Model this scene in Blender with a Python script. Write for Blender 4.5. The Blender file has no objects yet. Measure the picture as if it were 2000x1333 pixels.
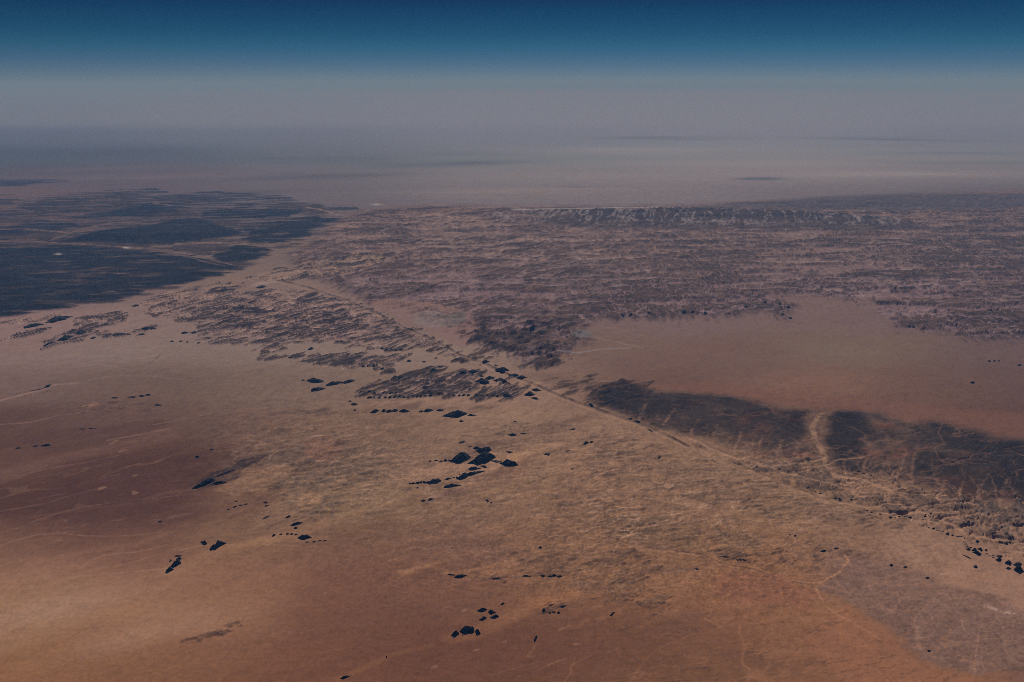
import bpy, math
import numpy as np
R = math.radians
sc = bpy.context.scene
COL = sc.collection

# ------------------------------------------------------------------ camera
ALT = 11000.0                      # flight level, metres above the desert floor
FOC, PITCH = 1732.0, R(16.146)     # focal length in photo pixels, pitch below the horizontal
cam = bpy.data.objects.new("camera", bpy.data.cameras.new("camera")); COL.objects.link(cam)
cam.data.sensor_width = 36; cam.data.lens = 36 * FOC / 2000
cam.data.clip_start = 10; cam.data.clip_end = 5e6
cam.location = (0, 0, ALT); cam.rotation_euler = (R(90) - PITCH, 0, 0)
sc.camera = cam

# ------------------------------------------------------------------ sky and sun
SUN_EL, SUN_AZ = R(36), R(12)      # the sun stands ahead of the aircraft
w = bpy.data.worlds.new("World"); sc.world = w; w.use_nodes = True
nt = w.node_tree; bg = nt.nodes['Background']
sky = nt.nodes.new('ShaderNodeTexSky'); sky.sky_type = 'NISHITA'; sky.sun_disc = False
sky.sun_elevation = SUN_EL; sky.sun_rotation = SUN_AZ
sky.altitude = 9000; sky.air_density = 1; sky.dust_density = 0.3
tc = nt.nodes.new('ShaderNodeTexCoord'); sp = nt.nodes.new('ShaderNodeSeparateXYZ')
nt.links.new(tc.outputs['Generated'], sp.inputs[0])
rp = nt.nodes.new('ShaderNodeValToRGB'); nt.links.new(sp.outputs['Z'], rp.inputs[0])
stops = [(0.0, (.222, .206, .204)), (.0100, (.185, .195, .206)), (.0202, (.132, .174, .207)), (.0375, (.058, .158, .19)), (.052, (.035, .128, .164)),
         (.075, (.021, .094, .14)), (.0924, (.02, .058, .102)), (.34, (.12, .15, .2)), (1, (.3, .3, .3))]
cr = rp.color_ramp
while len(cr.elements) < len(stops): cr.elements.new(.5)
for e, (p, c) in zip(cr.elements, stops): e.position = p; e.color = (*c, 1)
mx = nt.nodes.new('ShaderNodeMix'); mx.data_type = 'RGBA'; mx.blend_type = 'MULTIPLY'; mx.inputs[0].default_value = 1
nt.links.new(sky.outputs[0], mx.inputs[6]); nt.links.new(rp.outputs[0], mx.inputs[7])
nt.links.new(mx.outputs[2], bg.inputs[0]); bg.inputs[1].default_value = 0.1
sl = bpy.data.lights.new("sun", 'SUN'); sl.energy = 3.4; sl.angle = R(.5); sl.color = (1, .95, .87)
so = bpy.data.objects.new("sun", sl); COL.objects.link(so); so.rotation_euler = (SUN_EL - R(90), 0, -SUN_AZ)
sc.view_settings.view_transform = 'Standard'; sc.view_settings.look = 'None'
sc.view_settings.exposure = 0; sc.view_settings.gamma = 1
sc.cycles.use_denoising = False; sc.cycles.filter_width = 0.85; sc.cycles.max_bounces = 3; sc.cycles.diffuse_bounces = 2; sc.cycles.volume_bounces = 0

# ------------------------------------------------------------------ helpers
def mesh_obj(name, verts, faces, mat, label=None, cat=None, kind=None, group=None):
    me = bpy.data.meshes.new(name); me.from_pydata(verts, [], faces)
    o = bpy.data.objects.new(name, me); COL.objects.link(o)
    if mat: me.materials.append(mat)
    for k, v in (('label', label), ('category', cat), ('kind', kind), ('group', group)):
        if v: o[k] = v
    return o

# ------------------------------------------------------------------ haze: one closed box of thin air round everything
FAR = 1.5e6
hm = bpy.data.materials.new("haze"); hm.use_nodes = True; n = hm.node_tree; n.nodes.clear()
ho = n.nodes.new('ShaderNodeOutputMaterial'); hv = n.nodes.new('ShaderNodeVolumePrincipled')
n.links.new(hv.outputs[0], ho.inputs['Volume'])
hv.inputs['Color'].default_value = (.158, .402, .955, 1)
hv.inputs['Absorption Color'].default_value = (.75, .62, .05, 1)
hv.inputs['Density'].default_value = 4.4e-6
z0, z1, y0, L2 = -61.0, ALT + 1500, -6.2e4, 3.4e6
mesh_obj("haze", [(x, y, z) for z in (z0, z1) for y in (y0, L2) for x in (-L2, L2)],
         [(0, 2, 3, 1), (4, 5, 7, 6), (0, 1, 5, 4), (2, 6, 7, 3), (0, 4, 6, 2), (1, 3, 7, 5)], hm,
         "thin blue grey haze thickening towards the horizon over the desert", "haze", "stuff")
# ------------------------------------------------------------------ the desert floor: one height field, fine near the aircraft, coarse far off
F32 = np.float32
def seg(a, b, s): return np.arange(a, b, s)
PXs = np.concatenate([seg(-900, -300, 20), seg(-300, 0, 6), seg(0, 2000, 1.5), seg(2000, 2300, 6), seg(2300, 2901, 20)])
PYs = np.concatenate([np.array([171., 173, 175.5]), seg(178, 260, 1.6), seg(260, 420, 1.0), seg(420, 1340, 1.35), seg(1340, 1500, 5), seg(1500, 3600, 30)])[::-1]
def at(px, py):                    # a point of the photograph laid down on the flat desert floor
    u = (np.asarray(px, float) - 1000) / FOC; v = (666.5 - np.asarray(py, float)) / FOC
    s, c = math.sin(PITCH), math.cos(PITCH)
    t = ALT / (s - v * c)
    return u * t, (c + v * s) * t, t / FOC
PX, PY = np.meshgrid(PXs, PYs)
GX, GY, MPP = at(PX, PY)
SHP = PX.shape
SINE = ALT / np.hypot(ALT, GY)     # sine of the viewing angle, for the level of detail of the noise
FX = (MPP * 1.6).astype(F32); FY = (MPP * 1.6 / SINE).astype(F32)
X = GX.astype(F32); Y = GY.astype(F32)

def _h(ix, iy, seed):
    h = (ix.astype(np.uint32) * np.uint32(374761393)) ^ (iy.astype(np.uint32) * np.uint32(668265263)) ^ np.uint32(seed * 2246822519 & 0xffffffff)
    h = (h ^ (h >> np.uint32(13))) * np.uint32(1274126177)
    return (h ^ (h >> np.uint32(16))) & np.uint32(255)
_ga = np.arange(256) / 256 * 2 * np.pi
_gc, _gs = np.cos(_ga).astype(F32), np.sin(_ga).astype(F32)
def perlin(x, y, seed):
    x0 = np.floor(x); y0 = np.floor(y); fx = (x - x0).astype(F32); fy = (y - y0).astype(F32)
    ix = x0.astype(np.int64); iy = y0.astype(np.int64)
    u = fx * fx * fx * (fx * (fx * 6 - 15) + 10); v = fy * fy * fy * (fy * (fy * 6 - 15) + 10)
    def g(a, b):
        k = _h(ix + a, iy + b, seed); return _gc[k] * (fx - a) + _gs[k] * (fy - b)
    p = g(0, 0); p += u * (g(1, 0) - p)
    q = g(0, 1); q += u * (g(1, 1) - q)
    return (p + v * (q - p)) * F32(1.5)
def sst(a, b, x): t = np.clip((x - a) / (b - a), 0, 1); return t * t * (3 - 2 * t)
def fb(lam, octs, seed, ang=0., stretch=1., gain=.55, ridge=False, sl=slice(None)):
    """fractal noise in metres on the ground; ang = direction of the grain, degrees right of straight ahead"""
    x, y, fx, fy = X[sl], Y[sl], FX[sl], FY[sl]
    a = R(ang); s, c = math.sin(a), math.cos(a)
    U = x * s + y * c; V = x * c - y * s
    fu = np.hypot(fx * s, fy * c); fv = np.hypot(fx * c, fy * s)
    out = np.zeros(x.shape, F32); tot = 0.; amp = 1.
    for k in range(octs):
        l = lam / 2 ** k
        wt = sst(1.2, 3.2, np.minimum(l * stretch / fu, l / fv))
        if wt.max() > 0:
            nn = perlin(U / (l * stretch) + 17.3 * k, V / l + 5.1 * k, seed + k)
            if ridge: nn = 1 - 2 * np.abs(nn)
            out += (amp * wt * nn).astype(F32)
        tot += amp; amp *= gain
    return out / F32(tot) * F32(1.6)

def grit(lam, octs, seed, ang=0., stretch=1., gain=.88, ridge=False, sl=slice(None)):
    """like fb, but as busy at the finest visible grain as at the coarsest; unit spread everywhere"""
    x, y, fx, fy = X[sl], Y[sl], FX[sl], FY[sl]
    a = R(ang); s, c = math.sin(a), math.cos(a)
    U = x * s + y * c; V = x * c - y * s
    fu = np.hypot(fx * s, fy * c); fv = np.hypot(fx * c, fy * s)
    out = np.zeros(x.shape, F32); tot = np.full(x.shape, 1e-6, F32); amp = 1.
    for k in range(octs):
        l = lam / 2 ** k
        wt = (amp * sst(.75, 1.5, np.minimum(l * stretch / fu, l / fv))).astype(F32)
        if wt.max() > 0:
            nn = perlin(U / (l * stretch) + 17.3 * k, V / l + 5.1 * k, seed + k)
            if ridge: nn = .55 - 2 * np.abs(nn)
            out += wt * nn; tot += wt * wt
        amp *= gain
    return out / np.sqrt(tot) * F32(2.6)

# wandering of outlines: metres on the ground turned into photo pixels
WIND = 38.
_w1, _w2 = fb(3200, 8, 11, 80, 1.8, .68), fb(3200, 8, 31, 80, 1.8, .68)
WPX = _w1 * 260 / MPP; WPY = _w2 * 260 / (MPP / SINE)
_t = fb(420, 4, 51, WIND, 6.)
TPX = WPX - _t * 900 * math.sin(R(WIND)) / MPP; TPY = WPY + _t * 900 * math.cos(R(WIND)) / (MPP / SINE)
_t2 = fb(300, 3, 71, 8, 6.)
JPX = WPX - _t2 * 700 * math.sin(R(8)) / MPP; JPY = WPY + _t2 * 700 * math.cos(R(8)) / (MPP / SINE)
def window(x0, y0, x1, y1):
    c0, c1 = np.searchsorted(PXs, [x0, x1]); r = PYs[::-1]; n = len(PYs)
    r0, r1 = np.searchsorted(r, [y0, y1])
    return (slice(max(0, n - r1 - 1), n - r0 + 1), slice(max(0, c0 - 1), c1 + 1))
KY = 2.2
def warp(sl, warpk, tooth):
    wx, wy = {0: (WPX, WPY), 1: (TPX, TPY), 2: (JPX, JPY)}[tooth]
    return PX[sl] + np.clip(wx[sl] * warpk, -60, 60), (PY[sl] + np.clip(wy[sl] * warpk, -25, 25)) * KY
def sdpoly(pts, fe, warpk=1., tooth=0):
    """signed distance (photo pixels, positive inside) to an outline on the ground"""
    p = np.array(pts, float); m = fe + 40 * warpk
    sl = window(p[:, 0].min() - m - 30, p[:, 1].min() - m, p[:, 0].max() + m + 30, p[:, 1].max() + m)
    qx, qy = warp(sl, warpk, tooth)
    P = p * (1, KY); d2 = np.full(qx.shape, 1e12); ins = np.zeros(qx.shape, bool)
    for (ax, ay), (bx, by) in zip(P, np.roll(P, -1, 0)):
        ex, ey = bx - ax, by - ay; t = np.clip(((qx - ax) * ex + (qy - ay) * ey) / (ex * ex + ey * ey + 1e-9), 0, 1)
        d2 = np.minimum(d2, (qx - ax - t * ex) ** 2 + (qy - ay - t * ey) ** 2)
        if ay != by: ins ^= ((ay > qy) != (by > qy)) & (qx < ex * (qy - ay) / (by - ay) + ax)
    d = np.sqrt(d2); return sl, np.where(ins, d, -d)
def poly(pts, fe=4., warpk=1., tooth=0):
    sl, d = sdpoly(pts, fe, warpk, tooth); return sl, sst(-fe, fe, d).astype(F32)
def line(pts, wd=2., warpk=.4, fe=1.5):
    warpk = warpk * .45
    p = np.array(pts, float); m = wd + fe + 40 * warpk
    sl = window(p[:, 0].min() - m - 10, p[:, 1].min() - m, p[:, 0].max() + m + 10, p[:, 1].max() + m)
    qx, qy = warp(sl, warpk, 0); P = p * (1, KY); d2 = np.full(qx.shape, 1e12)
    for (ax, ay), (bx, by) in zip(P[:-1], P[1:]):
        ex, ey = bx - ax, by - ay; t = np.clip(((qx - ax) * ex + (qy - ay) * ey) / (ex * ex + ey * ey + 1e-9), 0, 1)
        d2 = np.minimum(d2, (qx - ax - t * ex) ** 2 + (qy - ay - t * ey) ** 2)
    return sl, (1 - sst(wd * .5, wd * .5 + fe * 1.5, np.sqrt(d2))).astype(F32)
def blob(cx, cy, rx, ry, tilt=0., warpk=1.):
    m = 2.6 * max(rx, ry) + 30
    sl = window(cx - m, cy - m, cx + m, cy + m); qx, qy = warp(sl, warpk, 0)
    dx, dy = qx - cx, qy / KY - cy; s, c = math.sin(R(tilt)), math.cos(R(tilt))
    a, b = dx * c - dy * s, dx * s + dy * c
    return sl, np.exp(-((a / rx) ** 2 + (b / ry) ** 2)).astype(F32)

# how bright open ground comes out, per unit of ground colour, and the air light in front of it, by ground distance (km)
_D = [14.7, 16.8, 21.58, 26.95, 35.3, 44.29, 54.69, 68.91, 84.46, 108.56, 150.95, 205.84, 321.46, 465.48, 723.3, 1233.6]
_G = np.array([(0.6179, 0.5749, 0.5171), (0.6164, 0.5720, 0.5124), (0.6136, 0.5669, 0.5034), (0.6096, 0.5601, 0.4925), (0.6040, 0.5505, 0.4765), (0.5978, 0.5390, 0.4585), (0.5905, 0.5262, 0.4381), (0.5799, 0.5090, 0.4127), (0.5698, 0.4915, 0.3862), (0.5530, 0.4642, 0.3471), (0.5260, 0.4214, 0.2896), (0.4905, 0.3693, 0.2273), (0.4266, 0.2823, 0.1377), (0.3553, 0.2001, 0.0733), (0.2637, 0.1120, 0.0251), (0.1232, 0.0342, 0.0040)])
_A = np.array([(0.0036, 0.0083, 0.0181), (0.0040, 0.0093, 0.0201), (0.0046, 0.0108, 0.0233), (0.0057, 0.0133, 0.0285), (0.0073, 0.0167, 0.0356), (0.0088, 0.0203, 0.0429), (0.0108, 0.0246, 0.0515), (0.0134, 0.0304, 0.0629), (0.0159, 0.0358, 0.0730), (0.0204, 0.0452, 0.0900), (0.0275, 0.0597, 0.1151), (0.0360, 0.0760, 0.1401), (0.0527, 0.1053, 0.1791), (0.0708, 0.1328, 0.2077), (0.0948, 0.1620, 0.2293), (0.1296, 0.1886, 0.2404)])
def tone(rgb, D):
    """surface colour of ground that looks like rgb (0-255) through the air at ground distance D (metres)"""
    c = np.asarray(rgb, float) / 255; D_ = np.asarray(D, float); c = c * (1 + sst(60e3, 40e3, D_)[..., None] * np.array((0, -.015, .045))) * (1 + sst(36e3, 24e3, D_)[..., None] * np.array((.02, .01, -.01)) + sst(22e3, 18e3, D_)[..., None] * np.array((.07, .04, .04))); L = np.where(c < .04045, c / 12.92, ((c + .055) / 1.055) ** 2.4)
    d = np.asarray(D) / 1000; o = np.empty(L.shape)
    for k in range(3): o[..., k] = (L[..., k] - np.interp(d, _D, _A[:, k])) / np.interp(d, _D, _G[:, k])
    o[..., 0] = np.clip(o[..., 0], .012, .75)
    o[..., 1] = np.clip(o[..., 1], .4 * o[..., 0], 1.02 * o[..., 0]); o[..., 2] = np.clip(o[..., 2], .22 * o[..., 0], (1.05 + .3 * sst(110, 220, d)) * o[..., 1])  # distant ground may turn bluish, putting haze into its colour
    return o
def tat(rgb, px, py): return tone(np.array(rgb), float(at(px, py)[1]))

# ---- broad colours of the sand, stony plains and dust, with haze painted into the farthest rows
CP = []
def cp(y, *a):
    xs = a[0::2]
    for i, x in enumerate(xs):
        gap = max([abs(x - q) for q in xs[max(0, i - 1):i + 2]])
        CP.append((x, y, *a[2 * i + 1], max(75, .5 * gap)))
cp(230, 0, (118, 124, 136), 500, (120, 124, 136), 1000, (122, 125, 137), 1500, (122, 125, 137), 2000, (120, 124, 137))
cp(268, 0, (98, 106, 120), 500, (106, 112, 124), 1000, (116, 119, 130), 1500, (120, 120, 131), 2000, (114, 118, 130))
cp(305, 0, (84, 92, 110), 300, (88, 93, 110), 600, (100, 104, 118), 1000, (114, 115, 127), 1500, (124, 119, 130), 2000, (118, 115, 127))
cp(340, 0, (86, 85, 101), 300, (92, 88, 103), 600, (102, 98, 112), 1000, (118, 112, 122), 1500, (122, 114, 124), 2000, (114, 108, 120))
cp(380, 0, (98, 87, 96), 300, (92, 86, 98), 600, (98, 93, 105), 1000, (112, 104, 112), 1300, (114, 106, 115), 1600, (106, 99, 110), 2000, (94, 89, 104))
cp(430, 0, (88, 78, 88), 300, (86, 80, 92), 600, (98, 90, 98), 800, (106, 94, 99), 1200, (104, 95, 103), 1600, (106, 96, 104), 2000, (97, 87, 99))
cp(500, 0, (80, 72, 80), 520, (112, 96, 95), 800, (120, 99, 97), 1200, (120, 99, 98), 1600, (118, 98, 98), 2000, (104, 86, 92))
cp(560, 0, (80, 70, 75), 350, (120, 100, 94), 600, (124, 103, 96), 1000, (115, 94, 92), 1400, (115, 94, 92), 1700, (114, 93, 90), 2000, (104, 85, 88))
cp(620, 50, (132, 108, 100), 400, (130, 109, 99), 700, (122, 101, 92), 1000, (110, 90, 85), 1300, (114, 94, 89), 1600, (112, 92, 87), 2000, (97, 81, 83))
cp(690, 0, (128, 105, 95), 300, (126, 107, 96), 600, (131, 112, 99), 900, (132, 111, 97), 1200, (112, 90, 80), 1500, (106, 85, 77), 1660, (112, 92, 80), 2000, (100, 82, 79))
cp(750, 0, (124, 101, 92), 300, (115, 94, 84), 500, (125, 104, 91), 700, (132, 109, 94), 1000, (130, 105, 89), 1300, (103, 80, 72), 1600, (114, 87, 75), 1800, (102, 79, 70), 2000, (95, 74, 70))
cp(830, 0, (96, 73, 68), 200, (106, 83, 76), 450, (114, 91, 80), 700, (129, 103, 86), 1000, (133, 106, 87), 1250, (133, 105, 86), 1450, (110, 86, 72), 1700, (104, 80, 70), 2000, (90, 68, 63))
cp(900, 0, (104, 78, 70), 200, (91, 67, 62), 350, (85, 63, 59), 550, (113, 90, 78), 760, (121, 97, 82), 900, (134, 106, 86), 1200, (129, 100, 80), 1450, (128, 101, 81), 1700, (112, 88, 73), 2000, (92, 73, 66))
cp(980, 0, (86, 62, 58), 150, (84, 61, 57), 300, (88, 63, 60), 500, (120, 91, 75), 700, (134, 107, 84), 850, (129, 101, 80), 1000, (127, 98, 78), 1300, (126, 97, 77), 1600, (128, 100, 79), 1800, (122, 96, 79), 2000, (100, 80, 70))
cp(1060, 0, (118, 88, 73), 250, (112, 82, 69), 450, (128, 99, 78), 700, (119, 90, 73), 900, (113, 86, 71), 1100, (119, 90, 70), 1300, (118, 90, 70), 1500, (123, 93, 71), 1700, (122, 95, 76), 1950, (128, 101, 82))
cp(1130, 0, (126, 98, 76), 300, (122, 92, 73), 500, (119, 89, 70), 700, (103, 75, 62), 900, (106, 78, 63), 1100, (118, 90, 68), 1300, (118, 89, 67), 1500, (118, 86, 63), 1700, (108, 86, 74), 1900, (128, 101, 81))
cp(1200, 0, (130, 101, 75), 250, (131, 101, 76), 450, (124, 94, 72), 650, (103, 75, 60), 850, (96, 70, 58), 1050, (100, 73, 58), 1200, (103, 75, 58), 1400, (114, 82, 60), 1600, (123, 90, 65), 1800, (106, 83, 72), 2000, (112, 88, 75))
cp(1270, 0, (126, 94, 68), 250, (120, 88, 66), 450, (113, 82, 64), 650, (101, 71, 57), 850, (95, 67, 54), 1050, (96, 68, 54), 1250, (98, 71, 55), 1450, (108, 78, 57), 1650, (120, 86, 61), 1850, (104, 81, 70), 2000, (108, 83, 71))
cp(1333, 0, (122, 89, 62), 300, (113, 82, 60), 600, (102, 72, 56), 900, (93, 66, 52), 1200, (99, 72, 54), 1400, (103, 76, 57), 1600, (113, 82, 59), 1850, (122, 86, 59), 2000, (108, 81, 67))
cp(1500, 0, (122, 89, 62), 600, (102, 72, 56), 1100, (96, 69, 53), 1500, (106, 77, 57), 2000, (112, 83, 66))
CP = np.array(CP, float)
CP[:, 2] -= 4 * (CP[:, 1] < 320)
CP[:, 2:5] *= (1 - .085 * ((CP[:, 0] < 900) & (CP[:, 1] > 720) & (CP[:, 1] < 1120)) - .02 * ((CP[:, 1] > 400) & (CP[:, 1] < 1120)))[:, None]
num = np.zeros(SHP + (3,), F32); den = np.zeros(SHP, F32)
bx = np.clip(PX, -150, 2150) + np.clip(WPX * 2.2, -80, 80); by = np.clip(PY, 235, 1480) + np.clip(WPY * 2.2, -28, 28)
for x, y, *c, sx in CP:
    sy = 17 + .035 * (y - 200)
    e = np.exp(-(((bx - x) / sx) ** 2 + ((by - y) / sy) ** 2).astype(F32)) + F32(1e-9)
    den += e
    for k in range(3): num[..., k] += e * F32(c[k])
num /= den[..., None]
ALB = tone(num, Y).astype(F32); del num, den, bx, by
H = (fb(9000, 3, 5) * 28 + fb(1500, 4, 6, WIND, 2.) * 7).astype(F32)
REG = np.zeros(SHP, np.int8)       # which structure a spot belongs to

# how rough the ground is: 0 smooth sand ... 1 bare broken rock; rock() raises it
ROUGH = np.full(SHP, .11, F32)
wz = np.exp(-((PX - 1250) / 520) ** 2 - ((PY - 960) / 150) ** 2) + np.exp(-((PX - 600) / 200) ** 2 - ((PY - 890) / 100) ** 2) + .8 * np.exp(-((PX - 1300) / 500) ** 2 - ((PY - 1110) / 70) ** 2)
ROUGH += (.38 * np.clip(wz, 0, 1)).astype(F32)
ROUGH -= (.06 * np.clip(np.exp(-((PX - 1500) / 350) ** 2 - ((PY - 710) / 60) ** 2) * 1.6, 0, 1)).astype(F32)
def paint(m, col, op=1.):
    sl, k = m; k = np.clip(k * op, 0, 1)[..., None]; ALB[sl] += (np.asarray(col, F32) - ALB[sl]) * k
def tint(m, rgb, op=1.):           # like paint, with the colour as it looks through the air
    sl, k = m; ALB[sl] += ((tone(np.array(rgb), Y[sl]) - ALB[sl]) * np.clip(k * op, 0, 1)[..., None]).astype(F32)
def rock(pts, dens, col, ht, fe=4, warpk=1., tooth=1, ang=WIND, lam=420, st=5., seed=200, soft=.14, rgbvar=.3, op=1., reg=0, plat=0., cross=0., rough=.7, big=.6, gain=.95):
    """dark bedrock with sand in its grooves: dens = how much of it is rock, ht = how far it stands up"""
    sl, d = sdpoly(pts, fe, warpk, tooth); M = sst(-fe, fe, d)
    n1 = grit(lam, 5, seed, ang, st, gain, sl=sl) + big * 1.6 * fb(lam * 6, 3, seed + 9, ang, 2., sl=sl)
    if cross: n1 = n1 - cross * 1.2 * np.clip(grit(lam * 1.2, 3, seed + 13, ang + 80, 9., .8, ridge=True, sl=sl), -.3, 2)
    q = (.5 - dens) * 2.6
    C = sst(q - soft * 2, q + soft * 2, n1 + (M - 1) * 1.6) * sst(0, .25, M)
    v = grit(lam * 1.5, 6, seed + 23, ang, 2.2, .9, sl=sl)
    kcol = np.asarray(col, F32) * np.exp(rgbvar * np.clip(v, -2.5, 2.5))[..., None]
    ALB[sl] += (kcol - ALB[sl]) * np.clip(C * op, 0, 1)[..., None].astype(F32)
    H[sl] += (ht * C * (.7 + .3 * np.clip(n1 - q, -1, 1.5)) + plat * sst(-fe, 10, d)).astype(F32)
    ROUGH[sl] = np.maximum(ROUGH[sl], (rough * M * (.4 + .6 * C)).astype(F32))
    if reg: REG[sl] = np.where(M > .5, reg, REG[sl])
    return sl, M, C

def cells(sl, lu, lv, ang, seed, wob=.35):
    """cracked ground: distance to the nearest joint (0 on the joint) and a random number for each block"""
    x, y, fx, fy = X[sl], Y[sl], FX[sl], FY[sl]; a = R(ang); s, c = math.sin(a), math.cos(a)
    w1 = grit(lv * 4, 4, seed + 1, ang, 2., .8, sl=sl) * wob; w2 = grit(lv * 4, 4, seed + 7, ang, 2., .8, sl=sl) * wob
    U = (x * s + y * c) / lu + w1 * .5; V = (x * c - y * s) / lv + w2 * .5
    iu, iv = np.floor(U).astype(np.int64), np.floor(V).astype(np.int64)
    f1 = np.full(x.shape, 9., F32); f2 = f1.copy(); rid = np.zeros(x.shape, F32)
    for a_ in (-1, 0, 1):
        for b_ in (-1, 0, 1):
            k = _h(iu + a_, iv + b_, seed).astype(F32) / 255; k2 = _h(iu + a_, iv + b_, seed + 77).astype(F32) / 255
            d = np.hypot(iu + a_ + .15 + .7 * k - U, iv + b_ + .15 + .7 * k2 - V).astype(F32)
            n_ = d < f1; f2 = np.where(n_, f1, np.minimum(f2, d)); rid = np.where(n_, (k * 7.3 + k2 * 3.1) % 1, rid); f1 = np.where(n_, d, f1)
    lod = sst(.9, 2.2, np.minimum(lu / np.hypot(fx * s, fy * c), lv / np.hypot(fx * c, fy * s)))
    return f2 - f1, rid, lod
def jointed(sl, M, dens, col, ht, lu, lv, ang, seed, op=.9, var=.25, reg=0, rough=.8, sand=None):
    """bedrock cut into blocks by sandy joints; dens (may vary over the ground) sets how wide the joints are"""
    e, rid, lod = cells(sl, lu, lv, ang, seed)
    g = grit(lv * 2, 6, seed + 31, ang, 2.5, .9, sl=sl)
    wj = .34 - .75 * (dens - .5) + .10 * g
    C = sst(wj - .06, wj + .2, e + .12 * (rid - .5)); C = C * lod + (1 - lod) * np.clip(dens + .12 * g, 0, 1)
    C = C * M
    if sand is not None: k = (1 - C) * M * .75; ALB[sl] += ((tone(np.array(sand), Y[sl]) * np.exp(.08 * g)[..., None] - ALB[sl]) * k[..., None]).astype(F32)
    kc = np.asarray(col, F32) * np.exp(var * (1.6 * (rid - .5) * lod + g * .8))[..., None]
    ALB[sl] += (kc - ALB[sl]) * (C * op)[..., None].astype(F32)
    H[sl] += (ht * C * (.75 + .5 * (rid - .5))).astype(F32)
    ROUGH[sl] = np.maximum(ROUGH[sl], (rough * M * (.35 + .65 * C)).astype(F32))
    if reg: REG[sl] = np.where(M > .5, reg, REG[sl])

def hair(sl, k, lam, st, ang, seed, op, rgb=None, col=None, gate=.0, wd=1., dig=0.):
    """thin broken lines: runnels and joints of pale sand, or dark hairlines (painted shadow over the stony centre)"""
    a = R(ang); s, c = math.sin(a), math.cos(a); x, y, fx, fy = X[sl], Y[sl], FX[sl], FY[sl]
    U = x * s + y * c; V = x * c - y * s; fv = np.hypot(fx * c, fy * s)
    q = np.abs(perlin(U / (lam * st) + .10 * grit(lam * 3, 4, seed + 3, sl=sl), V / lam + .16 * grit(lam * 3, 5, seed + 5, ang, 2., .8, sl=sl), seed))
    th = np.maximum(.03, .55 * wd * fv / lam); L = 1 - sst(th * .5, th * 1.7, q)
    L = L * sst(.06 * lam, .30 * lam, lam * lam / (fv + 1e-3) * .12) * sst(gate - .5, gate + .5, grit(lam * 5, 4, seed + 9, ang, 1.5, .8, sl=sl)) * k
    if rgb is not None: tint((sl, L.astype(F32)), rgb, op)
    else: paint((sl, L.astype(F32)), col, op)
    if dig: H[sl] -= (dig * L).astype(F32)
    return L
# ------------------------------------------------------------------ far country: faded dark patches and pale flats
MAU = (.125, .068, .043); BAS = (.016, .014, .015); DRK = (.052, .029, .018); PUR = (.085, .05, .036)
for a in [(150, 296, 150, 7, 0, (84, 92, 110), .5), (700, 318, 150, 6, 0, (92, 98, 113), .6), (880, 300, 120, 5, 0, (100, 106, 119), .5), (560, 345, 150, 8, 0, (90, 90, 106), .6),
          (1500, 349, 38, 3, 0, (96, 99, 112), .9), (1330, 272, 110, 3, 0, (108, 113, 126), .7), (1800, 285, 160, 3, 0, (112, 114, 127), .7), (1760, 268, 140, 3, 0, (108, 113, 126), .7),
          (1250, 300, 160, 5, 0, (126, 123, 133), .6), (1450, 325, 190, 7, 0, (125, 118, 128), .6), (1800, 310, 190, 5, 0, (122, 117, 129), .5), (930, 385, 90, 4, 0, (118, 108, 110), .6), (1090, 378, 80, 4, 0, (120, 109, 112), .6),
          (1850, 388, 200, 9, 0, (82, 79, 95), .8), (1640, 398, 100, 7, 0, (84, 81, 96), .8), (1980, 425, 80, 12, 0, (84, 78, 93), .7), (1960, 318, 60, 3, 0, (104, 108, 122), .8),
          (200, 330, 150, 4, 2, (100, 96, 110), .5), (450, 380, 110, 5, 3, (76, 78, 94), .7)]:
    tint(blob(*a[:5], 1.5), a[5], a[6])
for pts, dn in [([(-200, 350), (60, 350), (140, 353), (100, 359), (30, 364), (-200, 364)], .85), ([(30, 405), (60, 396), (120, 390), (172, 393), (140, 402), (80, 414)], .8),
                ([(-60, 389), (24, 389), (22, 397), (-60, 400)], .75), ([(290, 385), (420, 374), (560, 384), (604, 398), (500, 401), (360, 398)], .7), ([(600, 402), (690, 399), (700, 410), (640, 412)], .5),
                ([(200, 372), (300, 368), (330, 376), (230, 380)], .5), ([(0, 420), (70, 416), (120, 420), (60, 428), (0, 430)], .5)]:
    rock(pts, dn, BAS, 30, fe=5, tooth=0, ang=75, lam=900, st=5., soft=.35, op=.8)

for a in [(1330, 270, 150, 3, 0, (98, 104, 118), .9), (1700, 272, 200, 2.5, -1, (98, 104, 118), .8), (1900, 300, 160, 3, 0, (102, 106, 120), .8), (1820, 318, 150, 3, -1, (104, 106, 119), .8), (1260, 292, 220, 6, 0, (127, 124, 134), .7), (1480, 318, 260, 7, 0, (128, 122, 131), .7),
          (1700, 340, 260, 7, 0, (130, 121, 130), .7), (1180, 345, 200, 8, 0, (126, 117, 124), .7), (1000, 372, 190, 6, 1, (126, 115, 117), .7), (860, 322, 140, 5, 2, (84, 92, 110), .8), (520, 312, 220, 6, 1, (84, 92, 110), .7), (150, 300, 220, 8, 0, (80, 90, 110), .7), (620, 345, 180, 5, 2, (84, 86, 104), .7), (300, 345, 260, 5, 1, (112, 102, 112), .6), (1480, 350, 40, 3, 0, (88, 92, 108), 1), (1130, 365, 60, 2, 0, (100, 98, 108), .8)]:
    sl, k = blob(*a[:5], 1.5); tint((sl, k * (1 + .35 * grit(16000, 5, 190, 84, 3., .8, sl=sl))), a[5], a[6])
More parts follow.
